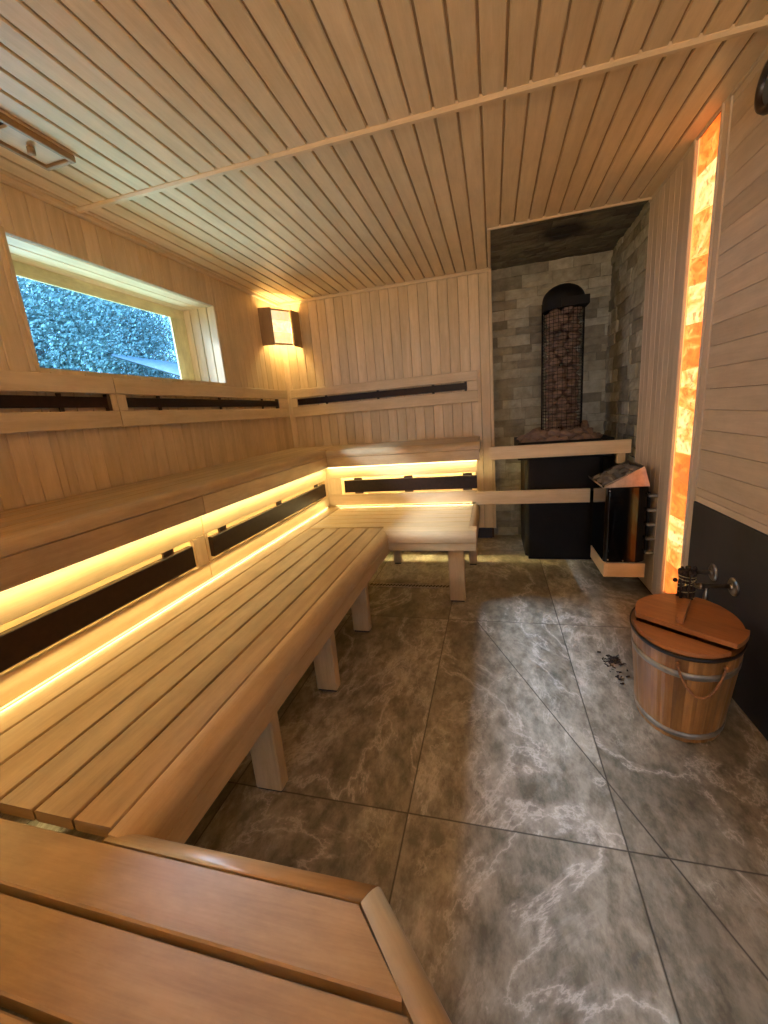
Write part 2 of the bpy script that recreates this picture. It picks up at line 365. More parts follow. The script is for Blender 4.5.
def tag(o, label=None, cat=None, group=None, kind=None):
    if label: o['label'] = label
    if cat: o['category'] = cat
    if group: o['group'] = group
    if kind: o['kind'] = kind
    return o
def thing(name, label, cat, loc, group=None):
    o = bpy.data.objects.new(name, None); COL.objects.link(o); o.location = loc; o.empty_display_size = 0.05
    return tag(o, label, cat, group)
def struct(o, label=None): return tag(o, label, None, None, 'structure')
def copy_tree(o, parent=None):
    c = o.copy(); COL.objects.link(c)
    if parent is not None: c.parent = parent
    for ch in list(o.children): copy_tree(ch, c)
    return c

# board cladding: chamfered boards laid side by side
def boards(mb, plane, face, back, u0, u1, a0, a1, pitch, gap, ch, phase=0.0, groove=0.0):
    """plane 'x' (wall facing x) etc.; boards run along axis a from a0 to a1, stacked along u from u0 to u1.
    plane: (normal axis, stack axis, run axis)"""
    nax, uax, rax = plane
    u = u0 - phase
    while u < u1 - 1e-6:
        p, q = max(u, u0), min(u + pitch, u1)
        if q - p > 0.004:
            t = R.random()
            lo, hi = p + gap / 2, q - gap / 2
            s = 1 if face > back else -1
            prof = [(back, lo), (face - s * ch, lo), (face, lo + ch), (face, hi - ch), (face - s * ch, hi), (back, hi)]
            if hi - lo > 2.2 * ch:
                pr = prof if nax < uax else [(b, a) for a, b in prof]
                mb.prism(pr, rax, a0, a1, t)
        u += pitch
    return mb

XL, XR, YB, YF, H = -1.9, 0.885, 3.85, -0.9, 2.24
YP = 3.75   # wooden back wall face
# ------------------------------------------------------------------ floor
fl = MB(); fl.box(XL - .1, XR + .1, YF - 2.2, YB + .1, -0.08, 0.0); struct(fl.build('floor', FLOOR), 'grey-brown marbled stone floor tiles')
# ------------------------------------------------------------------ ceiling (two runs of boards, split by a batten)
cm = MB()
GP = 0.083
for (y0, y1) in ((YF, 1.80), (1.828, YP)):
    x = 0.228 - GP * 30
    while x < XR:
        p, q = max(x, XL), min(x + GP, XR)
        if q - p > .01:
            yy1 = y1
            if y1 > 2 and p >= -0.03: yy1 = 2.955
            t = R.random(); w = 0.0042
            cm.prism([(p + w, H + .02), (p + w, H + .004), (p + w + .003, H), (q - w - .003, H), (q - w, H + .004), (q - w, H + .02)], 1, y0, yy1, t)
            cm.prism([(p - w, H + .02), (p - w, H + .009), (p + w, H + .009), (p + w, H + .02)], 1, y0, yy1, t, 1)
        x += GP
cm.box(XL - .3, 0.0, YF, YB, H + .02, H + .06, tone=.5, mi=1)
cm.box(0.0, XR + .3, YF, 2.965, H + .02, H + .06, tone=.5, mi=1)
struct(cm.build('ceiling', [CEIL, GROOVE]), 'light wooden board ceiling')
# battens and edge trims
def trimbox(n, b, mat=ASPEN, ch=.004):
    m = MB(); m.box(*b, ch=ch); return struct(m.build('trim_%d' % n, mat))
trimbox(1, (XL, XR, 1.797, 1.831, H - .012, H + .02), CEIL, .008)
trimbox(2, (XL, XL + .03, YF, YP, H - .022, H + .01))
trimbox(3, (XL, 0, YP - .02, YP + .002, H - .022, H + .01))
trimbox(4, (XR - .008, XR + .002, YF, 3.0, H - .010, H + .01), RIGHTW)
trimbox(5, (-0.012, XR, 2.952, 2.972, H - .008, H + .05))
trimbox(6, (-0.016, 0.006, 2.972, YP, H - .008, H + .05))
trimbox(7, (-0.018, 0.008, YP - .012, YB, 0.10, H))
# ------------------------------------------------------------------ walls
WP = 0.083
wl_ = MB()
pl = (0, 1, 2)
def leftwall(u0, u1, a0, a1): boards(wl_, pl, XL, XL - .014, u0, u1, a0, a1, WP, .0018, .003, phase=((u0 - YF) % WP))
leftwall(YF, 1.46, 0.0, H); leftwall(1.46, 2.80, 0.0, 1.505); leftwall(1.46, 2.80, 2.03, H); leftwall(2.80, YP + .01, 0.0, H)
def shell(mb, y0, y1, z0, z1): mb.box(XL - .36, XL - .014, y0, y1, z0, z1, tone=.3, mi=1)
shell(wl_, YF, 1.44, 0, H + .05); shell(wl_, 2.82, YB + .1, 0, H + .05); shell(wl_, 1.44, 2.82, 0, 1.485); shell(wl_, 1.44, 2.82, 2.05, H + .05)
struct(wl_.build('wall_left', [ASPEN, GAP]), 'left wall of light vertical boards')
# window: boarded reveal, frame, pane
wf = MB()
XG = -2.16
boards(wf, (2, 0, 1), 2.03, 2.045, XG - .02, XL + .001, 1.44, 2.80, .085, .003, .003)
boards(wf, (2, 0, 1), 1.505, 1.49, XG - .02, XL + .001, 1.44, 2.80, .085, .003, .003)
boards(wf, (1, 0, 2), 2.80, 2.815, XG - .02, XL + .001, 1.50, 2.035, .072, .004, .003)
boards(wf, (1, 0, 2), 1.46, 1.445, XG - .02, XL + .001, 1.50, 2.035, .072, .004, .003)
wf.box(XL - .012, XL + .006, 1.445, 1.462, 1.49, 2.045, .002)
wob = wf.build('window_1', ASPEN); struct(wob, 'wide low window in a boarded reveal')
fr = MB()
fr.box(XG - .014, XG, 1.40, 2.86, 1.965, 2.05, .002, axis=1); fr.box(XG - .014, XG, 1.40, 2.86, 1.47, 1.52, .002, axis=1)
fr.box(XG - .014, XG, 2.66, 2.85, 1.52, 1.965, .002, axis=2); fr.box(XG - .014, XG, 1.40, 1.58, 1.52, 1.965, .002, axis=2)
fr.build('window_frame', FRAMEW, wob)
gl = MB(); gl.box(XG - .012, XG - .006, 1.57, 2.67, 1.51, 1.975); gl.build('window_pane', GLASS, wob)
# back wall (wood part) and its backing
bw = MB()
boards(bw, (1, 0, 2), YP, YP + .02, XL, -0.018, 0.10, H, WP, .0018, .003, phase=.02)
bw.box(XL - .02, -0.012, YP + .02, YB + .1, 0.0, H + .05, tone=.3, mi=1)
bw.box(XL, -0.03, YP + .008, YP + .02, 0.0, 0.10, tone=.3, mi=2)
struct(bw.build('wall_back', [ASPEN, GAP, SLATE]), 'back wall of light vertical boards')
# right wall
rw = MB()
boards(rw, (0, 2, 1), XR, XR + .016, 0.715, H, YF, 2.135, .0855, .0012, .0018, phase=.05)
rw.box(XR, XR + .016, YF, 2.135, 0.685, 0.714, .002)
boards(rw, (0, 1, 2), XR, XR + .016, 2.50, 3.0, 0.03, H, .071, .002, .003)
rw.box(XR + .016, XR + .3, YF, 3.0, 0, H + .05, tone=.3, mi=1)
struct(rw.build('wall_right', [RIGHTW, GAP]), 'right wall of grey-beige boards')
sl = MB(); sl.box(XR - .006, XR + .016, YF, 2.135, 0.0, 0.685, .002); tag(sl.build('splash_panel', SLATE, None, (XR, 0.8, 0)), 'dark slate splash panel on lower right wall behind the wooden tub', 'wall panel')
trimbox(8, (XR - .001, XR + .016, 2.985, 3.004, 0.0, H), RIGHTW)
# front wall with a glass door behind the camera
fw = MB()
boards(fw, (1, 0, 2), YF, YF - .016, XL, -0.45, 0, H, WP, .0018, .003)
fw.box(XL, -0.45, YF - .1, YF - .016, 0, H + .05, tone=.3, mi=1); fw.box(-0.45, XR, YF - .1, YF, 2.02, H + .05, tone=.3)
struct(fw.build('wall_front', [ASPEN, GAP]))
dr = MB()
for b in ((-.45, -.41, 0, 2.02), (.845, .885, 0, 2.02)): dr.box(b[0], b[1], YF - .08, YF, b[2], b[3], .003)
dr.box(-.41, .845, YF - .08, YF, 1.98, 2.02, .003)
dob = struct(dr.build('door_1', ASPEN), 'glass door in a wooden frame')
dg = MB(); dg.box(-.41, .845, YF - .045, YF - .037, 0.01, 1.98); dg.build('door_pane', GLASS, dob)

lb = MB()  # unseen box added beyond the door to keep blue skylight off the floor
lb.box(-1.3, -1.2, -3.1, YF - .1, 0, 2.3, tone=.6); struct(lb.build('sky_block_left', RENDER))
lb = MB(); lb.box(1.5, 1.6, -3.1, YF - .1, 0, 2.3, tone=.6); struct(lb.build('sky_block_right', RENDER))
lb = MB(); lb.box(-1.3, 1.6, -3.2, -3.1, 0, 2.3, tone=.6); struct(lb.build('sky_block_back', RENDER))
lb = MB(); lb.box(-1.3, 1.6, -3.2, YF - .1, 2.3, 2.4, tone=.6); struct(lb.build('sky_block_top', RENDER))
ev = MB(); ev.box(-3.2, XL - .36, -3, 8, 2.84, 2.96, axis=1, tone=.5); ev.box(-3.24, -3.2, -3, 8, 2.80, 2.98, axis=1, tone=.5); struct(ev.build('roof_eave', FRAMEW))
# split-face stone of the niche
def stone_wall(name, label, mat, O, U, V, Nn, wu, wv, rowh, lens, depth, joint=.003, base=0.03):
    mb = MB(); O, U, V, Nn = map(Vector, (O, U, V, Nn)); v = 0.0; row = 0
    flip = U.cross(V).dot(Nn) < 0
    def quad(ps, t):
        b = len(mb.v); mb.v.extend([list(p) for p in ps]); ids = [b, b + 1, b + 2, b + 3]
        if flip: ids.reverse()
        mb.face(ids, [(0, 0), (1, 0), (1, 1), (0, 1)], t)
    while v < wv - .004:
        h = min(R.uniform(*rowh), wv - v)
        if wv - v - h < .03: h = wv - v
        u = -R.uniform(0, lens[0])
        while u < wu:
            l = R.uniform(*lens)
            a, b = max(u, 0), min(u + l, wu)
            if b - a > .01:
                t = R.random(); d = R.uniform(*depth); j = joint / 2; nx_ = 4; ny_ = 3
                wob_ = [R.uniform(-.003, .003) for _ in range(4)]
                g = []
                for iy in range(ny_ + 1):
                    for ix in range(nx_ + 1):
                        fu, fv = ix / nx_, iy / ny_
                        pu = a + j + (b - a - 2 * j) * fu; pv = v + j + (h - 2 * j) * fv
                        e = ix in (0, nx_) or iy in (0, ny_)
                        dd = d + (0 if e else .004) + R.uniform(-.0035, .0035)
                        if iy in (0, ny_): pv += R.uniform(-.0018, .0018)
                        g.append(O + U * pu + V * pv + Nn * dd)
                W = nx_ + 1
                for iy in range(ny_):
                    for ix in range(nx_):
                        quad([g[iy * W + ix], g[iy * W + ix + 1], g[(iy + 1) * W + ix + 1], g[(iy + 1) * W + ix]], t)
                # sides
                def dn(p): return p - Nn * ((p - O).dot(Nn) + .0)
                ring = [ix for ix in range(W)] + [iy * W + nx_ for iy in range(1, ny_ + 1)] + [ny_ * W + ix for ix in range(nx_ - 1, -1, -1)] + [iy * W for iy in range(ny_ - 1, 0, -1)]
                for i in range(len(ring)):
                    p, q = g[ring[i]], g[ring[(i + 1) % len(ring)]]
                    quad([dn(p), dn(q), q, p], t)
            u += l
        v += h; row += 1
    b = len(mb.v)
    c = [O, O + U * wu, O + U * wu + V * wv, O + V * wv]
    ps = [list(p - Nn * base) for p in c] + [list(p) for p in c]
    mb.v.extend(ps)
    for ids in ((4, 5, 6, 7), (3, 2, 1, 0), (0, 1, 5, 4), (1, 2, 6, 5), (2, 3, 7, 6), (3, 0, 4, 7)):
        ii = [b + i for i in ids]
        if flip: ii.reverse()
        mb.face(ii, [(0, 0)] * 4, 0.1)
    return struct(mb.build(name, mat), label)
stone_wall('wall_niche_back', 'split-face stone back of the stove niche', STONE, (-0.06, YB + .012, 0), (1, 0, 0), (0, 0, 1), (0, -1, 0), 1.0, H + .03, (.055, .10), (.12, .27), (.004, .020))
stone_wall('wall_niche_right', 'split-face stone side of the stove niche', STONE, (XR + .022, YB + .01, 0), (0, -1, 0), (0, 0, 1), (-1, 0, 0), .86, H + .03, (.055, .10), (.12, .27), (.004, .020))
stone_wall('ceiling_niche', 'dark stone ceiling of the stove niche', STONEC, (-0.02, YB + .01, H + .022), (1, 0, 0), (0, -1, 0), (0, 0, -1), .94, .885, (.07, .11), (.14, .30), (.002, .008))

def pieces(name, mat, parent, boxes, ch=0.0, axis=None):
    for b in boxes:
        q = MB(); q.box(*b, ch=ch, axis=axis); q.build(name, mat, parent)
# ------------------------------------------------------------------ benches
def arcpts(cx, cz, r, a0, a1, n=6): return [(cx + r * math.cos(a0 + (a1 - a0) * i / n), cz + r * math.sin(a0 + (a1 - a0) * i / n)) for i in range(n + 1)]
ZT = 0.47
def bull_profile(crease, outer, zt, zb, r, t=.028):
    """bench lip: flat from the crease, quarter round, down to zb.  outward = +"""
    s = 1 if outer > crease else -1
    a = arcpts(0, 0, r, PI / 2, 0, 8)
    pts = [(crease, zt)] + [(outer - s * (r - x), zt - r + z) for x, z in a] + [(outer, zb), (outer - s * t, zb), (outer - s * t, zt - r - .01), (crease, zt - r - .01)]
    return pts
def leg(parent, x0, x1, y0, y1, zt):
    m = MB(); m.box(x0, x1, y0, y1, 0.012, zt, .004); l = m.build('leg', MIDW, parent)
    f = MB(); f.box(x0 + .006, x1 - .006, y0 + .006, y1 - .006, 0, 0.012); f.build('foot_pad', RUBBER, l)
# left lower bench
bl = thing('sauna_bench', 'long lower bench of light slats along the left wall with five posts', 'bench', (-1.0, 1.45, 0), 'lower sauna benches')
m = MB()
edges = [-1.345, -1.235, -1.120, -1.012, -0.910, -0.808, -0.7085]
for i in range(6):
    m.box(edges[i] + .0028, edges[i + 1] - .0028, 0.458, 2.488 if i else 3.14, ZT - .028, ZT, .003, axis=1)
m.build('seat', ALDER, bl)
m = MB(); m.prism(bull_profile(-0.706, -0.648, ZT, 0.402, .045), 1, 0.446, 2.52, .6, smooth=False); m.build('rounded_edge', MIDW, bl)
m = MB(); m.box(-0.676, -0.649, 0.44, 2.42, 0.335, 0.400, .003, axis=1, tone=.75); m.build('front_rail', MIDW, bl)
pieces('joist', ALDER, bl, [(-1.30, -0.70, y, y + .04, ZT - .09, ZT - .029) for y in (0.6, 1.1, 1.6, 2.1)], .003)
for y in (0.46, 0.965, 1.475, 1.99): leg(bl, -.79, -.693, y, y + .048, .335 + .05)
leg(bl, -1.32, -1.25, 1.0, 1.05, .38); leg(bl, -1.32, -1.25, 2.0, 2.05, .38)
# far lower bench
bf = thing('sauna_bench', 'short lower bench of slats across the back wall beside the stove', 'bench', (-.6, 2.8, 0), 'lower sauna benches')
m = MB()
ye = [2.508, 2.62, 2.73, 2.84, 2.95, 3.045, 3.14]
for i in range(6): m.box(-1.228, -0.158, ye[i] + .004, ye[i + 1] - .004, ZT - .028, ZT, .003, axis=0)
m.build('seat', MIDW, bf)
m = MB(); m.prism([(q, z) for q, z in bull_profile(2.508, 2.375, ZT, 0.405, .045)], 0, -0.700, -0.110, .8); m.build('rounded_edge', MIDW, bf)
m = MB(); m.prism(bull_profile(-0.155, -0.111, ZT, 0.41, .04), 1, 2.42, 3.14, .5); m.build('end_edge', MIDW, bf)
m = MB(); m.box(-0.66, -0.114, 2.378, 2.404, 0.352, 0.404, .003, tone=.9); m.box(-0.141, -0.114, 2.404, 3.14, 0.352, 0.404, .003, tone=.7); m.build('front_rail', MIDW, bf)
pieces('joist', ALDER, bf, [(x, x + .04, 2.42, 3.12, ZT - .09, ZT - .029) for x in (-1.1, -.75, -.4)], .003)
leg(bf, -.285, -.190, 2.415, 2.462, .352 + .06); leg(bf, -.80, -.74, 3.06, 3.12, .38); leg(bf, -.20, -.14, 3.06, 3.12, .352)
# near lower bench
bn = thing('sauna_bench', 'nearest lower bench in the foreground with wide gaps and a cut corner', 'bench', (-.6, .1, 0), 'lower sauna benches')
mn = MB()
def slantboard(mb, x0, yf, yb, x1f, x1b, z0, z1, t):
    """board along X, right end cut on the slant: x1f at the far edge (yf), x1b at the near edge (yb)"""
    b = len(mb.v); ou, ov = R.uniform(0, 9), R.uniform(0, 9); c = .003
    def ring(z, ins): return [(x0, yb + ins, z), (x1b, yb + ins, z), (x1f, yf - ins, z), (x0, yf - ins, z)]
    rings = [ring(z0, 0), ring(z1 - c, 0), ring(z1, c)]
    for r_ in rings: mb.v.extend([list(p) for p in r_])
    for k in range(2):
        for i in range(4):
            j = (i + 1) % 4; ids = [b + k * 4 + i, b + k * 4 + j, b + k * 4 + 4 + j, b + k * 4 + 4 + i]
            mb.face(ids, [(mb.v[q][0] + ou, mb.v[q][1] + mb.v[q][2] + ov) for q in ids], t)
    for ids in ([b + 8, b + 9, b + 10, b + 11], [b + 3, b + 2, b + 1, b]): mb.face(ids, [(mb.v[q][0] + ou, mb.v[q][1] + ov) for q in ids], t)
def xslant(y):   # inner edge line of the slanted end
    return -0.209 + (0.433 - y) * 0.94 if y > 0.215 else -0.004
for (yf, yb, t) in ((0.4335, 0.342, .55), (0.331, 0.236, .45), (0.225, 0.13, .6), (0.119, 0.02, .4), (0.009, -.09, .7), (-.10, -.2, .5)):
    slantboard(mn, -1.34, yf, yb, xslant(yf) - .002, xslant(yb) - .002, ZT - .03, ZT, t)
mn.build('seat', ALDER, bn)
def lip(pairs, name, parent, t):
    """sweep a quarter-round lip along inner/outer point pairs"""
    mb = MB(); n = 8; prof = []
    for i in range(n + 1):
        a = PI / 2 * i / n; prof.append((math.sin(a), math.cos(a)))   # outward fraction, up fraction
    b = len(mb.v); rad = .032; k = 0
    sec = []
    for (pi, po) in pairs:
        pi = Vector((*pi, 0)); po = Vector((*po, 0)); row = [(pi.x, pi.y, ZT)]
        f0 = 0.0
        for (o, u) in prof:
            q = pi.lerp(po, f0 + (1 - f0) * o); row.append((q.x, q.y, ZT - .034 * (1 - u)))
        row.append((po.x, po.y, ZT - .075)); row.append((pi.x, pi.y, ZT - .075)); sec.append(row)
    W = len(sec[0])
    L_ = 0; ou = R.uniform(0, 9)
    for i, row in enumerate(sec):
        mb.v.extend([list(p) for p in row])
    for i in range(len(sec) - 1):
        for j in range(W):
            l = (j + 1) % W; ids = [b + i * W + j, b + i * W + l, b + (i + 1) * W + l, b + (i + 1) * W + j]
            d = (Vector(sec[i + 1][0]) - Vector(sec[i][0])).length
            ids2 = list(ids)
            mb.face(ids2, [(ou + L_, j * .006), (ou + L_, j * .006 + .006), (ou + L_ + d, j * .006 + .006), (ou + L_ + d, j * .006)], t, 0, j < n)
    mb.face([b + j for j in range(W)][::-1], [(0, 0)] * W, t); mb.face([b + (len(sec) - 1) * W + j for j in range(W)], [(0, 0)] * W, t)
    return mb.build(name, ALDER, parent)
lip([((-0.704, 0.435), (-0.700, 0.474)), ((-0.209, 0.435), (-0.190, 0.478))], 'rounded_edge', bn, .9)
lip([((-0.2085, 0.434), (-0.1895, 0.4775)), ((-0.002, 0.214), (0.048, 0.235)), ((-0.002, -.2), (0.048, -.2))], 'end_edge', bn, .6)
m = MB(); m.box(-0.68, -0.205, .425, .448, .345, .394, .003, tone=.5); m.box(-0.005, 0.022, -.2, .2, .345, .394, .003, tone=.5)
m.prism([(-0.205, .425), (-0.190, .444), (0.026, .215), (0.005, .20)], 2, .345, .394, .5); m.build('front_rail', MIDW, bn)
pieces('joist', ALDER, bn, [(x, x + .045, -.18, .42, ZT - .09, ZT - .031) for x in (-1.2, -.62, -.24)], .003)
for (x, y) in ((-.30, .36), (-.10, -.15), (-1.3, -.15), (-1.3, .3)): leg(bn, x, x + .048, y, y + .045, .385)

# upper bench: left run and back run
ZU = 0.937
def uslats(mb, axis, us, a0, a1):
    for i in range(len(us) - 1): 
        if axis == 1: mb.box(us[i] + .002, us[i + 1] - .002, a0, a1, ZU - .028, ZU, .003, axis=1)
        else: mb.box(a0, a1, us[i] + .002, us[i + 1] - .002, ZU - .028, ZU, .003, axis=0)
ul = thing('sauna_bench', 'upper bench along the left wall under the window with rounded front edge', 'bench', (-1.6, 1.5, 0), 'upper sauna benches')
m = MB(); uslats(m, 1, [-1.895, -1.80, -1.70, -1.60, -1.50, -1.405], YF + .02, 3.70); m.build('seat', MIDW, ul)
m = MB(); m.prism(bull_profile(-1.405, -1.318, ZU, 0.888, .045), 1, YF + .02, 3.20, .55); m.build('rounded_edge', MIDW, ul)
m = MB(); m.box(-1.345, -1.319, YF + .02, 1.612, .795, .885, .003, axis=1, tone=.3); m.box(-1.345, -1.319, 1.616, 3.17, .795, .885, .003, axis=1, tone=.6); m.build('front_rail', MIDW, ul)
pieces('joist', ALDER, ul, [(-1.89, -1.36, y, y + .05, .84, .905) for y in (-.6, .4, 1.4, 2.4)], .003)
pieces('wall_rail', ALDER, ul, [(-1.89, -1.85, YF + .02, 3.7, .80, .839)], .003)
ub = thing('sauna_bench', 'upper bench across the back wall ending beside the stove niche', 'bench', (-.6, 3.45, 0), 'upper sauna benches')
m = MB(); uslats(m, 0, [3.255, 3.35, 3.45, 3.55, 3.65, 3.725], -1.40, -0.115); m.build('seat', MIDW, ub)
m = MB(); m.prism(bull_profile(3.255, 3.142, ZU, 0.880, .045), 0, -1.325, -0.100, .7); m.build('rounded_edge', MIDW, ub)
m = MB(); m.box(-1.318, -0.104, 3.145, 3.170, .800, .877, .003, tone=.8); m.box(-.128, -.104, 3.17, 3.73, .845, .905, .003, tone=.5); m.build('front_rail', MIDW, ub)
pieces('joist', ALDER, ub, [(x, x + .05, 3.18, 3.73, .84, .905) for x in (-1.2, -.8, -.35)], .003)

# risers between the two levels, each with a dark heating panel in a slot
def riser_left(y0, y1, p0, p1, blk, label, px):
    o = thing('riser_panel', label, 'panel', (-1.36, (y0 + y1) / 2, .44), 'riser panels between the bench levels')
    X = -1.35
    m = MB(); m.box(X - .02, X, y0 + .001, y1 - .001, .695, .794, .002, axis=1); m.build('upper_board', ASPEN, o)
    m = MB(); m.box(X - .02, X, y0 + .001, y1 - .001, .475, .556, .002, axis=1); m.build('lower_board', ASPEN, o)
    m = MB(); m.box(X - .098, X - .080, y0, y1, .47, .795, .0, axis=1); m.build('backing_board', ASPEN, o)
    for (b0, b1) in blk:
        m = MB(); m.box(X - .02, X + .003, b0, b1, .558, .694, .002); m.build('end_block', ASPEN, o)
    m = MB(); m.box(X - .018, X + .010, p0, p1, .572, .672, .003, axis=1); pn = m.build('heating_panel', BLACKGLASS, o)
    k = max(2, int((p1 - p0) / .45))
    pieces('panel_bracket', BRACK, pn, [(X - .022, X - .012, y - .03, y + .03, .560, .692) for y in [p0 + .12 + (p1 - p0 - .24) * i / (k - 1) for i in range(k)]])
riser_left(YF + .02, 1.615, -.2, 1.515, ((1.535, 1.612),), 'near riser board with dark heating panel under the upper bench', 0)
riser_left(1.619, 3.17, 1.655, 3.10, ((1.621, 1.636), (3.125, 3.168)), 'far left riser board with dark heating panel reaching the inner corner', 0)
o = thing('riser_panel', 'riser board with dark heating panel under the upper bench across the back', 'panel', (-.7, 3.18, .44), 'riser panels between the bench levels')
Y = 3.172
m = MB(); m.box(-1.348, -.125, Y, Y + .02, .705, .797, .002); m.build('upper_board', ASPEN, o)
m = MB(); m.box(-1.348, -.125, Y, Y + .02, .475, .565, .002); m.build('lower_board', ASPEN, o)
m = MB(); m.box(-1.348, -.14, Y + .080, Y + .098, .47, .797, 0); m.build('backing_board', ASPEN, o)
m = MB(); m.box(-1.346, -1.225, Y - .003, Y + .02, .567, .703, .002); m.build('end_block', ASPEN, o)
m = MB(); m.box(-1.195, -.128, Y - .010, Y + .018, .583, .683, .003); pn = m.build('heating_panel', BLACKGLASS, o)
pieces('panel_bracket', BRACK, pn, [(x - .035, x + .035, Y + .012, Y + .022, .568, .700) for x in (-1.08, -.66, -.20)])
# light strips
m = MB(); m.box(-1.349, -1.3425, YF + .03, 3.165, .788, .7945); tag(m.build('light_strip', LEDM, None, (-1.34, 1.5, .79)), 'glowing warm light strip under the front edge of the left upper bench', 'light strip', 'bench light strips')
m = MB(); m.box(-1.335, -.125, 3.158, 3.167, .790, .7985); tag(m.build('light_strip', LEDM, None, (-.7, 3.16, .79)), 'glowing warm light strip under the front edge of the back upper bench', 'light strip', 'bench light strips')
m = MB(); m.box(-1.349, -1.3445, .47, 3.12, .4705, .4745); tag(m.build('light_strip', LED2, None, (-1.34, 1.8, .47)), 'glowing warm light strip at the foot of the left riser', 'light strip', 'bench light strips')
m = MB(); m.box(-1.29, -.17, 3.1655, 3.170, .4705, .4745); tag(m.build('light_strip', LED2, None, (-.7, 3.165, .47)), 'glowing warm light strip at the foot of the back riser', 'light strip', 'bench light strips')

# ------------------------------------------------------------------ backrests with dark panels
def backrest_left(y0, y1, s0, s1, label):
    X = -1.862
    o = thing('backrest', label, 'backrest', (X, (y0 + y1) / 2, 1.22), 'backrests with dark heating panels')
    m = MB(); m.box(X - .02, X, y0, y1, 1.398, 1.478, .003, axis=1); m.build('upper_board', ASPEN, o)
    m = MB(); m.box(X - .02, X, y0, y1, 1.233, 1.314, .003, axis=1); m.build('lower_board', ASPEN, o)
    for a, b in ((y0, s0), (s1, y1)):
        if b - a > .01:
            m = MB(); m.box(X - .02, X, a, b, 1.3155, 1.3965, .002); m.build('end_block', ASPEN, o)
    m = MB(); m.box(X - .028, X - .008, s0 + .005, s1 - .012, 1.333, 1.383, .002, axis=1); pn = m.build('heating_panel', BLACKGLASS, o)
    pieces('panel_bracket', BRACK, pn, [(X - .03, X - .022, a - .01, a + .01, 1.316, 1.397) for a in (s0 + .25, (s0 + s1) / 2, s1 - .25)] + [(X - .03, X - .006, s1 - .02, s1 - .002, 1.316, 1.397)])
    pieces('standoff', ASPEN, o, [(XL + .0005, X - .02, a - .02, a + .02, z, z + .06) for a in (y0 + .1, y1 - .1) for z in (1.24, 1.41)])
backrest_left(-.6, 1.786, -.5, 1.755, 'near wooden backrest below the window left of the joint')
backrest_left(1.790, 3.66, 1.845, 3.50, 'far wooden backrest on the left wall running to the corner')
Y = 3.712
o = thing('backrest', 'wooden backrest with dark heating panel on the back wall', 'backrest', (-1, Y, 1.22), 'backrests with dark heating panels')
m = MB(); m.box(-1.842, -.122, Y, Y + .02, 1.402, 1.480, .003); m.build('upper_board', ASPEN, o)
m = MB(); m.box(-1.842, -.122, Y, Y + .02, 1.228, 1.322, .003); m.build('lower_board', ASPEN, o)
for a, b in ((-1.842, -1.79), (-.205, -.122)):
    m = MB(); m.box(a, b, Y, Y + .02, 1.3235, 1.4005, .002); m.build('end_block', ASPEN, o)
m = MB(); m.box(-1.785, -.212, Y + .006, Y + .024, 1.336, 1.391, .002); pn = m.build('heating_panel', BLACKGLASS, o)
pieces('panel_bracket', BRACK, pn, [(x - .01, x + .01, Y + .02, Y + .028, 1.3235, 1.4005) for x in (-1.5, -1.0, -.5, -.222)])
pieces('standoff', ASPEN, o, [(x - .02, x + .02, Y + .02, YP - .0005, z, z + .06) for x in (-1.75, -1.0, -.17) for z in (1.245, 1.41)])

# ------------------------------------------------------------------ corner lamps
def obox(mb, p0, p1, th, z0, z1, tone=None, mi=0):
    """upright board between two floor points with thickness th"""
    a, b = Vector((*p0, 0)), Vector((*p1, 0)); d = (b - a).normalized(); n = Vector((-d.y, d.x, 0)) * th
    pts = [(a.x, a.y), (b.x, b.y), (b.x + n.x, b.y + n.y), (a.x + n.x, a.y + n.y)]
    mb.prism(pts, 2, z0, z1, tone, mi); return mb
def saltglow():
    m, nt, bs = newmat('lamp_stone'); L = nt.links
    tc = N(nt, 'ShaderNodeTexCoord'); at = N(nt, 'ShaderNodeAttribute'); at.attribute_name = 'tone'
    n = N(nt, 'ShaderNodeTexNoise', ins={'Scale': 16.0, 'Detail': 6.0, 'Distortion': 1.5}); L.new(tc.outputs['Object'], n.inputs[0])
    r = ramp(nt, [(0.3, (1.0, 0.62, 0.22)), (0.65, (1.0, 0.84, 0.50))], n.outputs[0])
    L.new(r.outputs[0], bs.inputs['Emission Color']); bs.inputs['Base Color'].default_value = (.8, .6, .35, 1)
    s_ = math_(nt, 'ADD', math_(nt, 'MULTIPLY', at.outputs['Fac'], 0.7), 0.55); L.new(s_, bs.inputs['Emission Strength'])
    return m
LAMPM = saltglow()
def corner_lamp(cx, cy, sx, sy, z0, label):
    o = thing('corner_lamp', label, 'wall lamp', (cx, cy, z0), 'corner lamps')
    P = lambda a, b: (cx + sx * a, cy + sy * b)
    z1 = z0 + .30
    A, A1 = P(.0, .34), P(.105, .315); B, B1 = P(.215, .0), P(.205, .135)
    for (p, q) in ((A, A1), (B1, B)):
        m = MB(); obox(m, p, q, .014, z0, z1); m.build('side_board', ALDER, o)
    f0, f1 = P(.100, .300), P(.195, .150)
    zs = [z0 + .02, z0 + .11, z0 + .20, z1 - .02]
    for i in range(3):
        m = MB(); obox(m, f0, f1, .012, zs[i] + .001, zs[i + 1] - .001, (.5, 1.0, .3)[i]); m.build('stone_tile', LAMPM, o)
    m = MB(); obox(m, f0, f1, .016, z0 + .004, z0 + .018); m.build('cross_bar', ALDER, o)
    m = MB(); obox(m, f0, f1, .016, z1 - .018, z1 - .006); m.build('cross_bar', ALDER, o)
corner_lamp(XL, YP, 1, -1, 1.842, 'small wooden corner lamp glowing near the ceiling above the backrests')
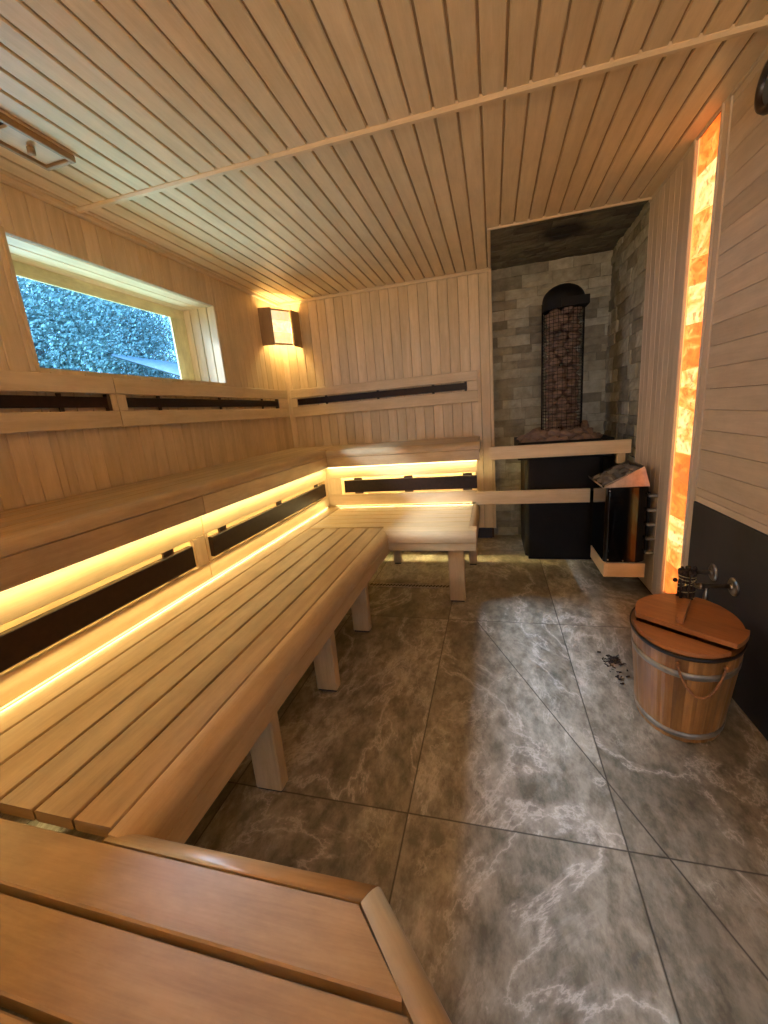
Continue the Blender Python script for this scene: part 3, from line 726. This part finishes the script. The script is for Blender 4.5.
# ------------------------------------------------------------------ ceiling vent
o = thing('ceiling_vent', 'wooden sliding vent frame with round knob on the ceiling', 'vent', (-1.60, 1.3, H), None)
m = MB(); vz = H - .024
m.box(-1.540, -1.525, .98, 1.515, vz, H - .0005, .002); m.box(-1.665, -1.650, .98, 1.515, vz, H - .0005, .002)
m.box(-1.650, -1.540, 1.497, 1.515, vz, H - .0005, .002); m.box(-1.650, -1.540, .98, .998, vz, H - .0005, .002); m.build('frame', ALDER, o)
m = MB(); m.box(-1.649, -1.541, 1.30, 1.496, vz + .010, vz + .018, .001); sp_ = m.build('sliding_panel', ASPEN, o)
m = MB(); m.lathe([(0, -.012), (.013, -.012), (.013, .006), (.010, .010), (0, .010)], (-1.595, 1.40, vz + .000), 20); m.build('knob', ALDER, sp_)
m = MB(); m.box(-1.649, -1.541, .999, 1.299, vz + .019, vz + .0235); m.build('opening', GAP, o)
# ------------------------------------------------------------------ stove guard rails
o = thing('guard_rail', 'upper wooden guard rail in front of the tall stove', 'rail', (.4, 3.05, .8), 'stove guard rails')
m = MB(); m.box(-.030, .868, 3.035, 3.060, .808, .898, .003); m.build('rail', ASPEN, o)
m = MB(); m.box(.795, .845, 3.06, 3.10, .74, .83, .003); m.build('post_block', ASPEN, o)
o = thing('guard_rail', 'lower wooden guard rail running from bench to wall heater', 'rail', (.3, 3.05, .55), 'stove guard rails')
m = MB(); m.box(-.130, .632, 3.035, 3.060, .482, .578, .003); m.build('rail', ASPEN, o)
m = MB(); m.box(.632, .868, 3.045, 3.060, .492, .560, .002); m.build('rail_bracket', GLOSSBLK, o)

# ------------------------------------------------------------------ rocks
def rock_mesh(seed, mat, flat=.8):
    bm = bmesh.new(); bmesh.ops.create_icosphere(bm, subdivisions=3, radius=1.0)
    rr = random.Random(seed); cuts = []
    for _ in range(9):
        n = Vector((rr.uniform(-1, 1), rr.uniform(-1, 1), rr.uniform(-1, 1))).normalized(); cuts.append((n, rr.uniform(.62, .86)))
    for v in bm.verts:
        for n, d in cuts:
            k = v.co.dot(n)
            if k > d: v.co -= n * (k - d) * .93
        v.co += v.co.normalized() * mnoise.noise(v.co * 2.3 + Vector((seed, 0, 0))) * .10
        v.co.z *= flat
    me = bpy.data.meshes.new('rock'); bm.to_mesh(me); bm.free(); me.materials.append(mat)
    for p in me.polygons: p.use_smooth = False
    return me
ROCKS = [rock_mesh(i * 3 + 1, ROCK) for i in range(6)]
ROCKSG = [rock_mesh(i * 5 + 2, ROCKG) for i in range(5)]
def put_rock(meshes, p, r, label, group, sc=(1, 1, 1)):
    q = bpy.data.objects.new('stove_stone', R.choice(meshes)); COL.objects.link(q)
    q.location = p; q.scale = (r * sc[0], r * sc[1], r * sc[2]); q.rotation_euler = (R.uniform(-.5, .5), R.uniform(-.5, .5), R.uniform(0, 6.28))
    tag(q, label, 'stone', group)
# ------------------------------------------------------------------ tall stove
SX, SY = .475, 3.45
o = thing('sauna_stove', 'large black floor stove with a tall mesh tower of stones in the niche', 'stove', (SX, SY, 0), None)
m = MB(); pr = []
x0, x1, y0, y1, r = .22, .75, 3.19, 3.74, .035
for (cx, cy, a) in ((x1 - r, y0 + r, -PI / 2), (x1 - r, y1 - r, 0), (x0 + r, y1 - r, PI / 2), (x0 + r, y0 + r, PI)): pr += [(cx + r * math.cos(a + t * PI / 8), cy + r * math.sin(a + t * PI / 8)) for t in range(5)]
m.prism(pr, 2, .03, .80, .5); m.build('body', BLACK, o)
m = MB(); m.box(.245, .725, 3.215, 3.72, 0, .03, tone=.5); m.build('base', BLACK, o)
m = MB()  # stone tray
for (a0, a1, b0, b1) in ((.17, .80, 3.16, 3.18), (.17, .80, 3.73, 3.75), (.17, .19, 3.18, 3.73), (.78, .80, 3.18, 3.73)): m.box(a0, a1, b0, b1, .80, .905, .002)
m.box(.17, .80, 3.16, 3.75, .78, .80, .002); m.build('stone_tray', BLACK, o)
TX, TY, TR, TZ0, TZ1 = .495, 3.42, .134, .90, 1.845
m = MB()
for k in range(26):
    a = 2 * PI * k / 26; m.tube([(TX + TR * math.cos(a), TY + TR * math.sin(a), TZ0 - .08), (TX + TR * math.cos(a), TY + TR * math.sin(a), TZ1)], .0016, 4)
for i in range(42):
    z = TZ0 + (TZ1 - TZ0) * i / 41; m.tube([(TX + TR * math.cos(2 * PI * k / 26), TY + TR * math.sin(2 * PI * k / 26), z) for k in range(26)], .0016, 4, closed=True)
m.build('wire_mesh', BLACK, o)
m = MB()
for a in (PI * 1.0, PI * 0.0, PI * .5): m.tube([(TX + (TR + .004) * math.cos(a), TY + (TR + .004) * math.sin(a), TZ0 - .09), (TX + (TR + .004) * math.cos(a), TY + (TR + .004) * math.sin(a), TZ1 + .01)], .006, 6)
m.lathe([(0, TZ0 - .095), (TR, TZ0 - .095), (TR, TZ0 - .08), (0, TZ0 - .08)], (TX, TY, 0), 32)
m.build('tower_frame', BLACK, o)
m = MB(); dome = [(TR + .006, 1.80), (TR + .006, 1.865)] + [((TR + .006) * math.cos(a * PI / 16), 1.865 + .105 * math.sin(a * PI / 16)) for a in range(1, 8)] + [(.001, 1.97)]
m.lathe(dome, (TX, TY, 0), 40); cp = m.build('tower_cap', BLACK, o)
m = MB(); m.prism([(TX - .03, 3.27), (TX + .145, 3.27), (TX + .145, 3.40), (TX - .03, 3.40)], 2, 1.80, 1.856, .5); m.build('cap_visor', BLACK, cp)
# stones in the tower
def tower_tag(z):
    k = min(5, int((z - TZ0) / (TZ1 - TZ0) * 6))
    w = ('stove tower at its foot', 'stove tower a little above its foot', 'stove tower just below half height', 'stove tower just above half height', 'stove tower in its upper third', 'stove tower right under the black cap')[k]
    return 'rough brown stone in the ' + w, 'stones in the ' + w
def heap_tag(x, y, z):
    if z > .96: w = 'top of the heap close against the stove tower'
    elif y < 3.34: w = 'front of the heap on the stove tray'
    elif y > 3.56: w = 'back of the heap on the stove tray'
    elif x < TX: w = 'left side of the heap on the stove tray'
    else: w = 'right side of the heap on the stove tray'
    return 'rough brown stone at the ' + w, 'stones at the ' + w
n = 0
lay = 17
for i in range(lay):
    z = TZ0 + .0 + (TZ1 - TZ0 - .06) * i / (lay - 1); ph = R.uniform(0, 6)
    for k in range(6):
        a = ph + 2 * PI * k / 6
        put_rock(ROCKS, (TX + .081 * math.cos(a), TY + .081 * math.sin(a), z + R.uniform(-.008, .008)), R.uniform(.040, .048), *tower_tag(z), (1, 1, R.uniform(.75, .95)))
for i in range(8): put_rock(ROCKS, (TX, TY, TZ0 + .03 + i * .11), .035, *tower_tag(TZ0 + .03 + i * .11))
# heap around the foot of the tower
for i in range(46):
    a = 2 * PI * i / 20 + R.uniform(-.1, .1); rr = (.185, .25, .165)[i // 20] + R.uniform(-.012, .012)
    x = TX - .01 + rr * math.cos(a); y = TY + .02 + rr * math.sin(a) * .95
    if not (.225 < x < .745 and 3.215 < y < 3.70): x = min(max(x, .23), .74); y = min(max(y, 3.22), 3.69)
    z = (.935, .895, .985)[i // 20] + R.uniform(-.01, .01)
    put_rock(ROCKS, (x, y, z), R.uniform(.044, .060), *heap_tag(x, y, z), (1.15, 1, .8))
m = MB(); m.box(.192, .778, 3.182, 3.728, .80, .875, tone=.5); m.build('tray_floor', BLACK, o)

# ------------------------------------------------------------------ wall heater
hx0, hx1, hy0, hy1, hz0, hz1 = .618, .852, 2.56, 2.89, .225, .672
o = thing('wall_heater', 'polished black electric heater with stones hung on the right wall', 'heater', ((hx0 + hx1) / 2, (hy0 + hy1) / 2, hz0), None)
def rprof(x0, x1, y0, y1, rs):
    pts = []
    for (cx, cy, a, r) in ((x1, y0, -PI / 2, rs[1]), (x1, y1, 0, rs[2]), (x0, y1, PI / 2, rs[3]), (x0, y0, PI, rs[0])):
        sx = -1 if cx == x1 else 1; sy = 1 if cy == y0 else -1
        pts += [(cx + sx * r + r * math.cos(a + t * PI / 16), cy + sy * r + r * math.sin(a + t * PI / 16)) for t in range(9)]
    return pts
m = MB(); m.prism(rprof(hx0, hx1, hy0, hy1, (.022, .075, .02, .02)), 2, hz0, hz1, .5, smooth=True)
bo = m.build('body', GLOSSBLK, o)
m = MB()
for (x, z) in ((.635, .655), (.64, .24), (.72, .235)): m.lathe([(0, -.003), (.004, -.003), (.004, .001), (0, .001)], (x, hy0 - .001, z), 10, axis='Y')
m.build('screw', STEEL, bo)
# hopper: sloping steel collar
m = MB()
zl, zh = .682, .785
def sheet(mb, ps, th=.002, t=.5):
    a, b, c, d = map(Vector, ps); n = (b - a).cross(d - a).normalized() * th; k = len(mb.v)
    for p in (a, b, c, d): mb.v.append(list(p))
    for p in (a, b, c, d): mb.v.append(list(p + n))
    for ids in ((0, 1, 2, 3), (7, 6, 5, 4), (0, 4, 5, 1), (1, 5, 6, 2), (2, 6, 7, 3), (3, 7, 4, 0)): mb.face([k + i for i in ids], [(0, 0)] * 4, t)
sheet(m, ((.600, 2.555, zl - .008), (.836, 2.56, zl - .006), (.812, 2.585, zh), (.612, 2.575, zl + .004)))
sheet(m, ((.836, 2.56, zl - .006), (.836, 2.90, zl - .006), (.812, 2.875, zh), (.812, 2.585, zh)))
sheet(m, ((.836, 2.90, zl - .006), (.600, 2.905, zl - .008), (.612, 2.885, zl + .004), (.812, 2.875, zh)))
sheet(m, ((.600, 2.905, zl - .008), (.600, 2.555, zl - .008), (.592, 2.555, zl + .008), (.592, 2.905, zl + .008)))
m.build('stone_hopper', STEEL, o)
m = MB(); m.box(.612, .84, 2.57, 2.89, hz1, hz1 + .003); m.build('grate', BLACK, o)
pieces('bracket_rail', BLACK, o, [(.846, .858, y, y + .03, .26, .63) for y in (2.60, 2.84)], .001)
pieces('wall_spacer', WHITEP, o, [(.842, .884, 2.575, 2.60, .27 + i * .085, .284 + i * .085) for i in range(5)], .001)
for i in range(5):
    for j in range(3):
        for layer in range(1 + i // 2):
            x = .638 + i * .037; y = 2.63 + j * .095 + R.uniform(-.008, .008); top = zl + (zh - zl) * (x - .61) / .202
            z = top - .012 - layer * .042
            if z < hz1 + .012: z = hz1 + .022
            put_rock(ROCKSG, (x, y, z), R.uniform(.028, .036), 'grey split stone lying in the hopper of the wall heater', 'stones in the wall heater', (1, 1.25, .8))
o = thing('heater_guard', 'pale wooden guard box around the bottom of the wall heater', 'guard', (.74, 2.7, .135), None)
m = MB(); m.box(.634, .832, 2.54, 2.558, .140, .222, .002, axis=0, tone=.9); m.build('front_board', ASPEN, o)
m = MB(); m.box(.615, .6335, 2.54, 2.885, .140, .222, .002, axis=1, tone=.6); m.build('side_board', ASPEN, o)
m = MB(); m.box(.634, .8845, 2.867, 2.885, .140, .222, .002, axis=0, tone=.6); m.build('back_board', ASPEN, o)

# ------------------------------------------------------------------ salt wall panel
sy0, sy1, sz0, sz1 = 2.196, 2.412, .115, 2.238
o = thing('salt_panel', 'tall glowing orange salt block panel set upright in the right wall', 'light panel', (XR, 2.31, .1), None)
z = sz0; i = 0
while z < sz1 - .02:
    h = min(R.uniform(.09, .20), sz1 - z)
    if sz1 - z - h < .06: h = sz1 - z
    tilt0 = 0 if i == 0 else tprev
    tilt1 = 0 if z + h >= sz1 - .001 else R.uniform(-.02, .035)
    t = (.18, .7, .95, .25, .15, .8, .5, .75, .3, .9, .35, .6, .95, .2, .5, .3, .8, .6, .4, .9, .5)[i]
    m = MB(); j = .0012
    m.prism([(sy0 + .001, z + j), (sy1 - .001, z + j + tilt0), (sy1 - .001, z + h - j + tilt1), (sy0 + .001, z + h - j)], 0, XR + .004 + R.uniform(0, .004), XR + .03, t)
    m.build('salt_block', SALT, o); tprev = tilt1; z += h; i += 1
m = MB(); m.box(XR - .012, XR + .03, sy1, sy1 + .022, .09, H - .001, .003, axis=2, tone=.8); m.box(XR - .004, XR + .016, sy1 + .024, 2.50, .03, H - .001, .002, axis=2, tone=.7); m.build('far_frame', RIGHTW, o)
m = MB(); m.box(XR - .012, XR + .03, sy0 - .014, sy0, .09, H - .001, .003, axis=2, tone=.8); m.box(XR - .006, XR + .016, 2.135, sy0 - .016, .08, H - .001, .002, axis=2, tone=.7); m.build('near_frame', RIGHTW, o)
m = MB(); m.box(XR - .012, XR + .03, sy0 - .022, sy1 + .022, .075, sz0 - .002, .006, axis=1, tone=.8); m.build('sill', RIGHTW, o)
m = MB(); m.box(XR + .0005, XR + .0035, sy1 - .006, sy1 - .001, sz0, sz1); m.build('edge_light', emis('edge_glow', (1, .55, .2), 0.6), o)

# ------------------------------------------------------------------ wooden tub
TCX, TCY = .657, 1.577; RB, RT, TH, KY = .137, .169, .350, 1.33; TROT = -.30
o = thing('wooden_tub', 'oval wooden stave tub with lid and rope handle on the floor', 'tub', (TCX, TCY, 0), None)
def ep(a, k, z):
    x, y = k * math.cos(a), k * KY * math.sin(a)
    return [TCX + x * math.cos(TROT) - y * math.sin(TROT), TCY + x * math.sin(TROT) + y * math.cos(TROT), z]
m = MB(); ns = 28; sub = 3
for i in range(ns):
    t = R.random(); ou = R.uniform(0, 9)
    for j in range(sub):
        a = 2 * PI * (i + j / sub) / ns; b = 2 * PI * (i + (j + 1) / sub) / ns
        ri = lambda aa, jj: -.0012 if jj else 0
        k = len(m.v)
        for (rad, z) in ((RB, .004), (RT, TH), (RT - .018, TH), (RB - .016, .004)):
            da = -.0014 if (j == 0) else 0; db = -.0014 if (j == sub - 1) else 0
            m.v.append(ep(a, rad + da, z)); m.v.append(ep(b, rad + db, z))
        v0, v1 = j * .01, j * .01 + .01
        m.face([k, k + 1, k + 3, k + 2], [(0 + ou, v0 + ou), (0 + ou, v1 + ou), (.34 + ou, v1 + ou), (.34 + ou, v0 + ou)], t, 0, False)
        m.face([k + 2, k + 3, k + 5, k + 4], [(0, 0)] * 4, t); m.face([k + 4, k + 5, k + 7, k + 6], [(0, 0)] * 4, t); m.face([k + 6, k + 7, k + 1, k], [(0, 0)] * 4, t)
k = len(m.v)
for i in range(ns * 2): m.v.append(ep(2 * PI * i / ns / 2, RB - .01, .02))
m.face(list(range(k, k + ns * 2)), [(0, 0)] * (ns * 2), .3)
m.build('staves', TUBW, o)
def hoop(z0, z1, mat, name, off=.002, th=.002):
    mb = MB(); n = 64; rr = lambda z: RB + (RT - RB) * z / TH
    for i in range(n):
        a = 2 * PI * i / n
        for (z, d) in ((z0, off), (z1, off), (z1, -.001), (z0, -.001)): mb.v.append(ep(a, rr(z) + d, z))
    for i in range(n):
        j = (i + 1) % n
        for q in range(4):
            w = (q + 1) % 4; mb.face([i * 4 + q, j * 4 + q, j * 4 + w, i * 4 + w], [(0, 0)] * 4, .5, 0, q == 0)
    return mb.build(name, mat, o)
hoop(.268, .292, HOOP, 'upper_hoop'); hoop(.022, .044, HOOP, 'lower_hoop'); hoop(TH - .008, TH + .004, RUBBER, 'rim_gasket', .003)
# lid: two halves, the rear one lies a little higher
def lidpart(name, f, z0, z1, rot, tone, shift=(0, 0), K=RT - .004):
    mb = MB(); n = 96; pts = []
    c, s_ = math.cos(rot), math.sin(rot)
    for i in range(n):
        a = 2 * PI * i / n; x, y = K * math.cos(a), K * KY * math.sin(a)
        pts.append((x * math.cos(TROT) - y * math.sin(TROT), x * math.sin(TROT) + y * math.cos(TROT)))
    # clip by line f: keep points where f(x,y) >= 0
    out = []
    for i in range(n):
        p, q = pts[i], pts[(i + 1) % n]; fp, fq = f(*p), f(*q)
        if fp >= 0: out.append(p)
        if fp * fq < 0: t = fp / (fp - fq); out.append((p[0] + (q[0] - p[0]) * t, p[1] + (q[1] - p[1]) * t))
    mb.prism([(TCX + x + shift[0], TCY + y + shift[1]) for x, y in out], 2, z0, z1, tone)
    for i in range(len(mb.uv)): pass
    # planar grain along the line direction
    li = 0
    for fidx, fc in enumerate(mb.f):
        for vi in fc:
            v = mb.v[vi]; mb.uv[li] = (v[0] * dx_ + v[1] * dy_ + tone * 7, -v[0] * dy_ + v[1] * dx_ + v[2] + tone * 3); li += 1
    return mb
# seam direction in the floor plane (roughly along x, a touch away)
dx_, dy_ = .765, -.644
def line(off): return lambda x, y: (x * dy_ * -1 + y * dx_) - off
fneg = lambda x, y: -line(-.108)(x, y)
mb = lidpart('lid', fneg, TH + .004, TH + .018, 0, .9); ld = mb.build('lid', LIDW, o)
def between(o0, o1):
    g0, g1 = line(o0), line(o1)
    return lambda x, y: min(g0(x, y), -g1(x, y))
mb = lidpart('lid', between(-.104, .020), TH + .026, TH + .044, -.0, .4, (.010, .0)); mb.build('lid_board', LIDW, ld)
mb = lidpart('lid', line(.023), TH + .012, TH + .030, 0, .85, (.0, .0)); mb.build('lid_board', LIDW, ld)
m = MB(); hz = TH + .038
m.prism([(.606, 1.520), (.624, 1.509), (.706, 1.668), (.688, 1.680)], 2, hz + .006, hz + .026, .9); m.build('lid_handle', LIDW, ld)
# rope handle
rz = .322; pts = []
def rp(a, z, off): kk = RB + (RT - RB) * z / TH + off; return ep(a, kk, z)
a0, a1 = math.radians(-100), math.radians(-56)
m = MB()
for i in range(25):
    t = i / 24; a = a0 + (a1 - a0) * t; sag = .098 * math.sin(PI * t) ** .75
    pts.append(rp(a, rz - sag, .008 + .016 * math.sin(PI * t)))
pts = [rp(a0, rz, -.004)] + pts + [rp(a1, rz, -.004)]
m.tube(pts, .0042, 8); rp_ = m.build('rope_handle', ROPE, o)
m = MB()
for a in (a0, a1):
    c = Vector(rp(a, rz, .006)); m.lathe([(0, -.007), (.006, -.005), (.0075, 0), (.006, .005), (0, .007)], c, 12)
m.build('rope_knot', ROPE, rp_)

# ------------------------------------------------------------------ wall tap with a bundle of twigs and cones
o = thing('wall_tap', 'old bronze wall tap with two round wall plates above the tub', 'tap', (XR - .006, 1.82, .43), None)
wx = XR - .0065
for nm, (y, z) in (('wall_plate', (1.90, .432)), ('wall_plate', (1.745, .436))):
    m = MB(); m.lathe([(0, 0), (.036, 0), (.036, -.004), (.030, -.008), (.014, -.011), (.012, -.016), (0, -.016)], (wx, y, z), 48, axis='X', smooth=False); m.build(nm, BRONZE, o)
for py, pz in ((1.90, .432), (1.745, .436)):
    m = MB(); m.tube([(wx - .012, py, pz), (.7755, py, pz), (.775, py, pz), (.760, py, pz), (.7595, py, pz), (.750, py, pz)], [.0085, .0085, .0125, .0125, .0085, .0085], 14); m.build('pipe', BRONZE, o)
m = MB(); m.tube([(.790, 1.75, .430), (.790, 1.75, .412), (.790, 1.75, .400), (.790, 1.75, .375), (.790, 1.75, .368)], [.004, .004, .009, .0095, .004], 12); m.build('drip_valve', BRONZE, o)
m = MB(); m.tube([(.760, 1.745, .436), (.748, 1.76, .436), (.742, 1.80, .434), (.748, 1.87, .433), (.757, 1.90, .432)], .008, 10); m.build('tap_body', BRONZE, o)
bx_, by_ = .728, 1.765
o = thing('twig_bundle', 'dark bundle of twigs tied with pale twine hanging from the tap', 'bundle', (bx_, by_, .36), None)
m = MB()
for k in range(16):
    a = 2.4 * k; rr = .005 + .0055 * math.sqrt(k) * 1.0
    x, y = bx_ + rr * math.cos(a), by_ + rr * math.sin(a)
    m.tube([(x, y, .365 + R.uniform(0, .01)), (x + R.uniform(-.004, .004), y + R.uniform(-.004, .004), .43), (x + R.uniform(-.005, .005), y, .495 + R.uniform(-.008, .01))], R.uniform(.0045, .0065), 7)
for k in range(22):
    a = 2.4 * k; x, y, z = bx_ + .026 * math.cos(a), by_ + .026 * math.sin(a), R.choice((.375, .39, .485, .495, .50)) + R.uniform(-.005, .005)
    m.lathe([(0, -.008), (.006, -.004), (.0075, .001), (.005, .006), (0, .009)], (x, y, z), 8)
for (dx, dy, z) in ((-.030, -.02, .488), (-.040, 0.0, .450), (.0, -.035, .49)): m.lathe([(0, -.009), (.008, -.004), (.009, .002), (.006, .008), (0, .010)], (bx_ + dx, by_ + dy, z), 10)
m.build('twigs', TWIG, o)
m = MB()
for (zc, tl, ph) in ((.462, .004, 0), (.470, -.003, 1), (.440, .018, 2), (.428, -.016, .5), (.405, .006, 3), (.378, .003, 2)):
    m.tube([(bx_ + .029 * math.cos(a * PI / 12), by_ + .029 * math.sin(a * PI / 12), zc + tl * math.sin(a * PI / 12 + ph)) for a in range(24)], .0016, 5, closed=True)
m.build('twine', TWINE, o)
# ------------------------------------------------------------------ round instrument on the right wall
o = thing('round_thermometer', 'dark round wall instrument at the top right edge', 'thermometer', (XR, 1.855, 2.10), None)
m = MB(); m.lathe([(.055, 0), (.078, 0), (.080, -.010), (.074, -.024), (.062, -.026), (.055, -.018), (.055, 0)], (XR - .0005, 1.855, 2.105), 40, axis='X'); m.build('frame', plain('dark_ring', (.035, .018, .010), .35), o)
m = MB(); m.lathe([(0, 0), (.056, 0), (.056, -.010), (0, -.010)], (XR - .001, 1.855, 2.105), 40, axis='X'); m.build('dial', plain('grey_dial', (.30, .29, .30), .3), o)

# ------------------------------------------------------------------ drain, debris
o = thing('floor_drain', 'narrow line drain with patterned steel cover in the floor', 'drain', (-.57, 2.645, 0), None)
m = MB(); m.box(-.88, -.26, 2.622, 2.668, .0003, .0015, tone=.5); m.build('channel', GAP, o)
m = MB(); m.box(-.88, -.26, 2.618, 2.624, .0003, .003); m.box(-.88, -.26, 2.666, 2.672, .0003, .003)
for i in range(26):
    x = -.872 + i * .0238
    m.box(x, x + .014, 2.630, 2.636, .0016, .003); m.box(x + .010, x + .014, 2.636, 2.654, .0016, .003); m.box(x + .010, x + .0238, 2.654, 2.660, .0016, .003)
m.build('grate', plain('drain_steel', (.45, .40, .33), .45, .3), o)
m = MB()
for i in range(150):
    a = R.uniform(0, 6.28); rr = abs(R.gauss(0, 1)); x = .515 + rr * .022 * math.cos(a); y = 1.88 + rr * .020 * math.sin(a)
    if R.random() < .15: x -= R.uniform(0, .03); y -= R.uniform(0, .18)
    l = R.uniform(.004, .018); th = R.uniform(0, 6.28); z = .0022 + R.uniform(0, .004)
    m.tube([(x, y, z), (x + l * math.cos(th), y + l * math.sin(th), z + R.uniform(0, .003))], R.uniform(.0015, .0035), 4)
tag(m.build('plant_debris', TWIG, None, (.5, 1.86, 0)), 'small scatter of dark dried leaf crumbs on the floor left of tub', 'debris', None, 'stuff')

# ------------------------------------------------------------------ outdoors, seen through the window
m = MB(); m.box(-40, XL - .4, -20, 40, -.3, -.1); struct(m.build('ground_outside', GRASS))
def tree(name, label, c, rx, ry, rz, nleaf, size, trunk_h, holes=()):
    o = thing(name, label, 'tree', (c[0], c[1], -.1), 'trees outside the window')
    mb = MB()
    blobs = [(Vector((R.uniform(-.55, .55) * rx, R.uniform(-.55, .55) * ry, R.uniform(-.6, .6) * rz)), R.uniform(.35, .6)) for _ in range(26)]
    for i in range(nleaf):
        bc, br = R.choice(blobs)
        d = Vector((R.gauss(0, 1), R.gauss(0, 1), R.gauss(0, 1))).normalized() * (R.uniform(.55, 1.0))
        p = Vector(c) + bc + Vector((d.x * rx * br, d.y * ry * br, d.z * rz * br))
        n = Vector((R.gauss(0, 1), R.gauss(0, 1), R.gauss(0, 1) + .6)).normalized(); u = n.orthogonal().normalized(); w = n.cross(u)
        s_ = size * R.uniform(.6, 1.3); k = len(mb.v)
        for q in (u * s_, w * s_ * .5, -u * s_, -w * s_ * .5): mb.v.append(list(p + q))
        mb.face([k, k + 1, k + 2, k + 3], [(0, 0)] * 4, R.random())
    tag(mb.build('foliage', LEAF, o), kind='stuff')
    t = MB(); t.tube([(c[0], c[1], -.1), (c[0] + .1, c[1], trunk_h * .5), (c[0], c[1] + .1, trunk_h)], [.16, .12, .06], 10)
    for k in range(7):
        a = R.uniform(0, 6.28); t.tube([(c[0], c[1], trunk_h * .5 + k * .2), (c[0] + rx * .5 * math.cos(a), c[1] + ry * .5 * math.sin(a), trunk_h * .8 + k * .35)], [.05, .02], 6)
    t.build('trunk', BARK, o)
tree('leafy_tree', 'leafy tree outside at the left end of the window', (-12.2, 9.4, 4.3), 1.8, 2.6, 3.2, 30000, .055, 4.0)
tree('leafy_tree', 'leafy tree outside across the middle of the window', (-12.2, 13.0, 4.3), 1.8, 2.2, 3.2, 30000, .055, 4.0)
tree('leafy_tree', 'leafy tree outside at the right end of the window beside the bright gap', (-12.4, 16.6, 3.4), 1.5, 2.1, 2.7, 12000, .055, 3.6)
tree('leafy_tree', 'tree standing further back behind the others outside the window', (-17.0, 17.0, 4.6), 2.5, 5.0, 4.0, 9000, .08, 4.5)
o = thing('garden_shed', 'low shed with corrugated roof outside the window lower right', 'shed', (-9.5, 11.5, -.1), None)
m = MB(); m.box(-10.2, -8.4, 10.5, 14.0, -.1, 2.60, tone=.5); m.build('wall', RENDER, o)
m = MB(); pr = []
for i in range(61):
    y = 10.1 + 4.2 * i / 60; pr.append((y, .05 * math.sin(i * PI / 2)))
k = 0
for (x, z) in ((-10.4, 3.42), (-8.1, 2.60)):
    for (y, dz) in pr: m.v.append([x, y, z + dz])
for i in range(60): m.face([i, i + 1, 61 + i + 1, 61 + i], [(0, 0)] * 4, .5)
ro = m.build('corrugated_roof', ROOFM, o)
sm = ro.modifiers.new('thickness', 'SOLIDIFY'); sm.thickness = .02
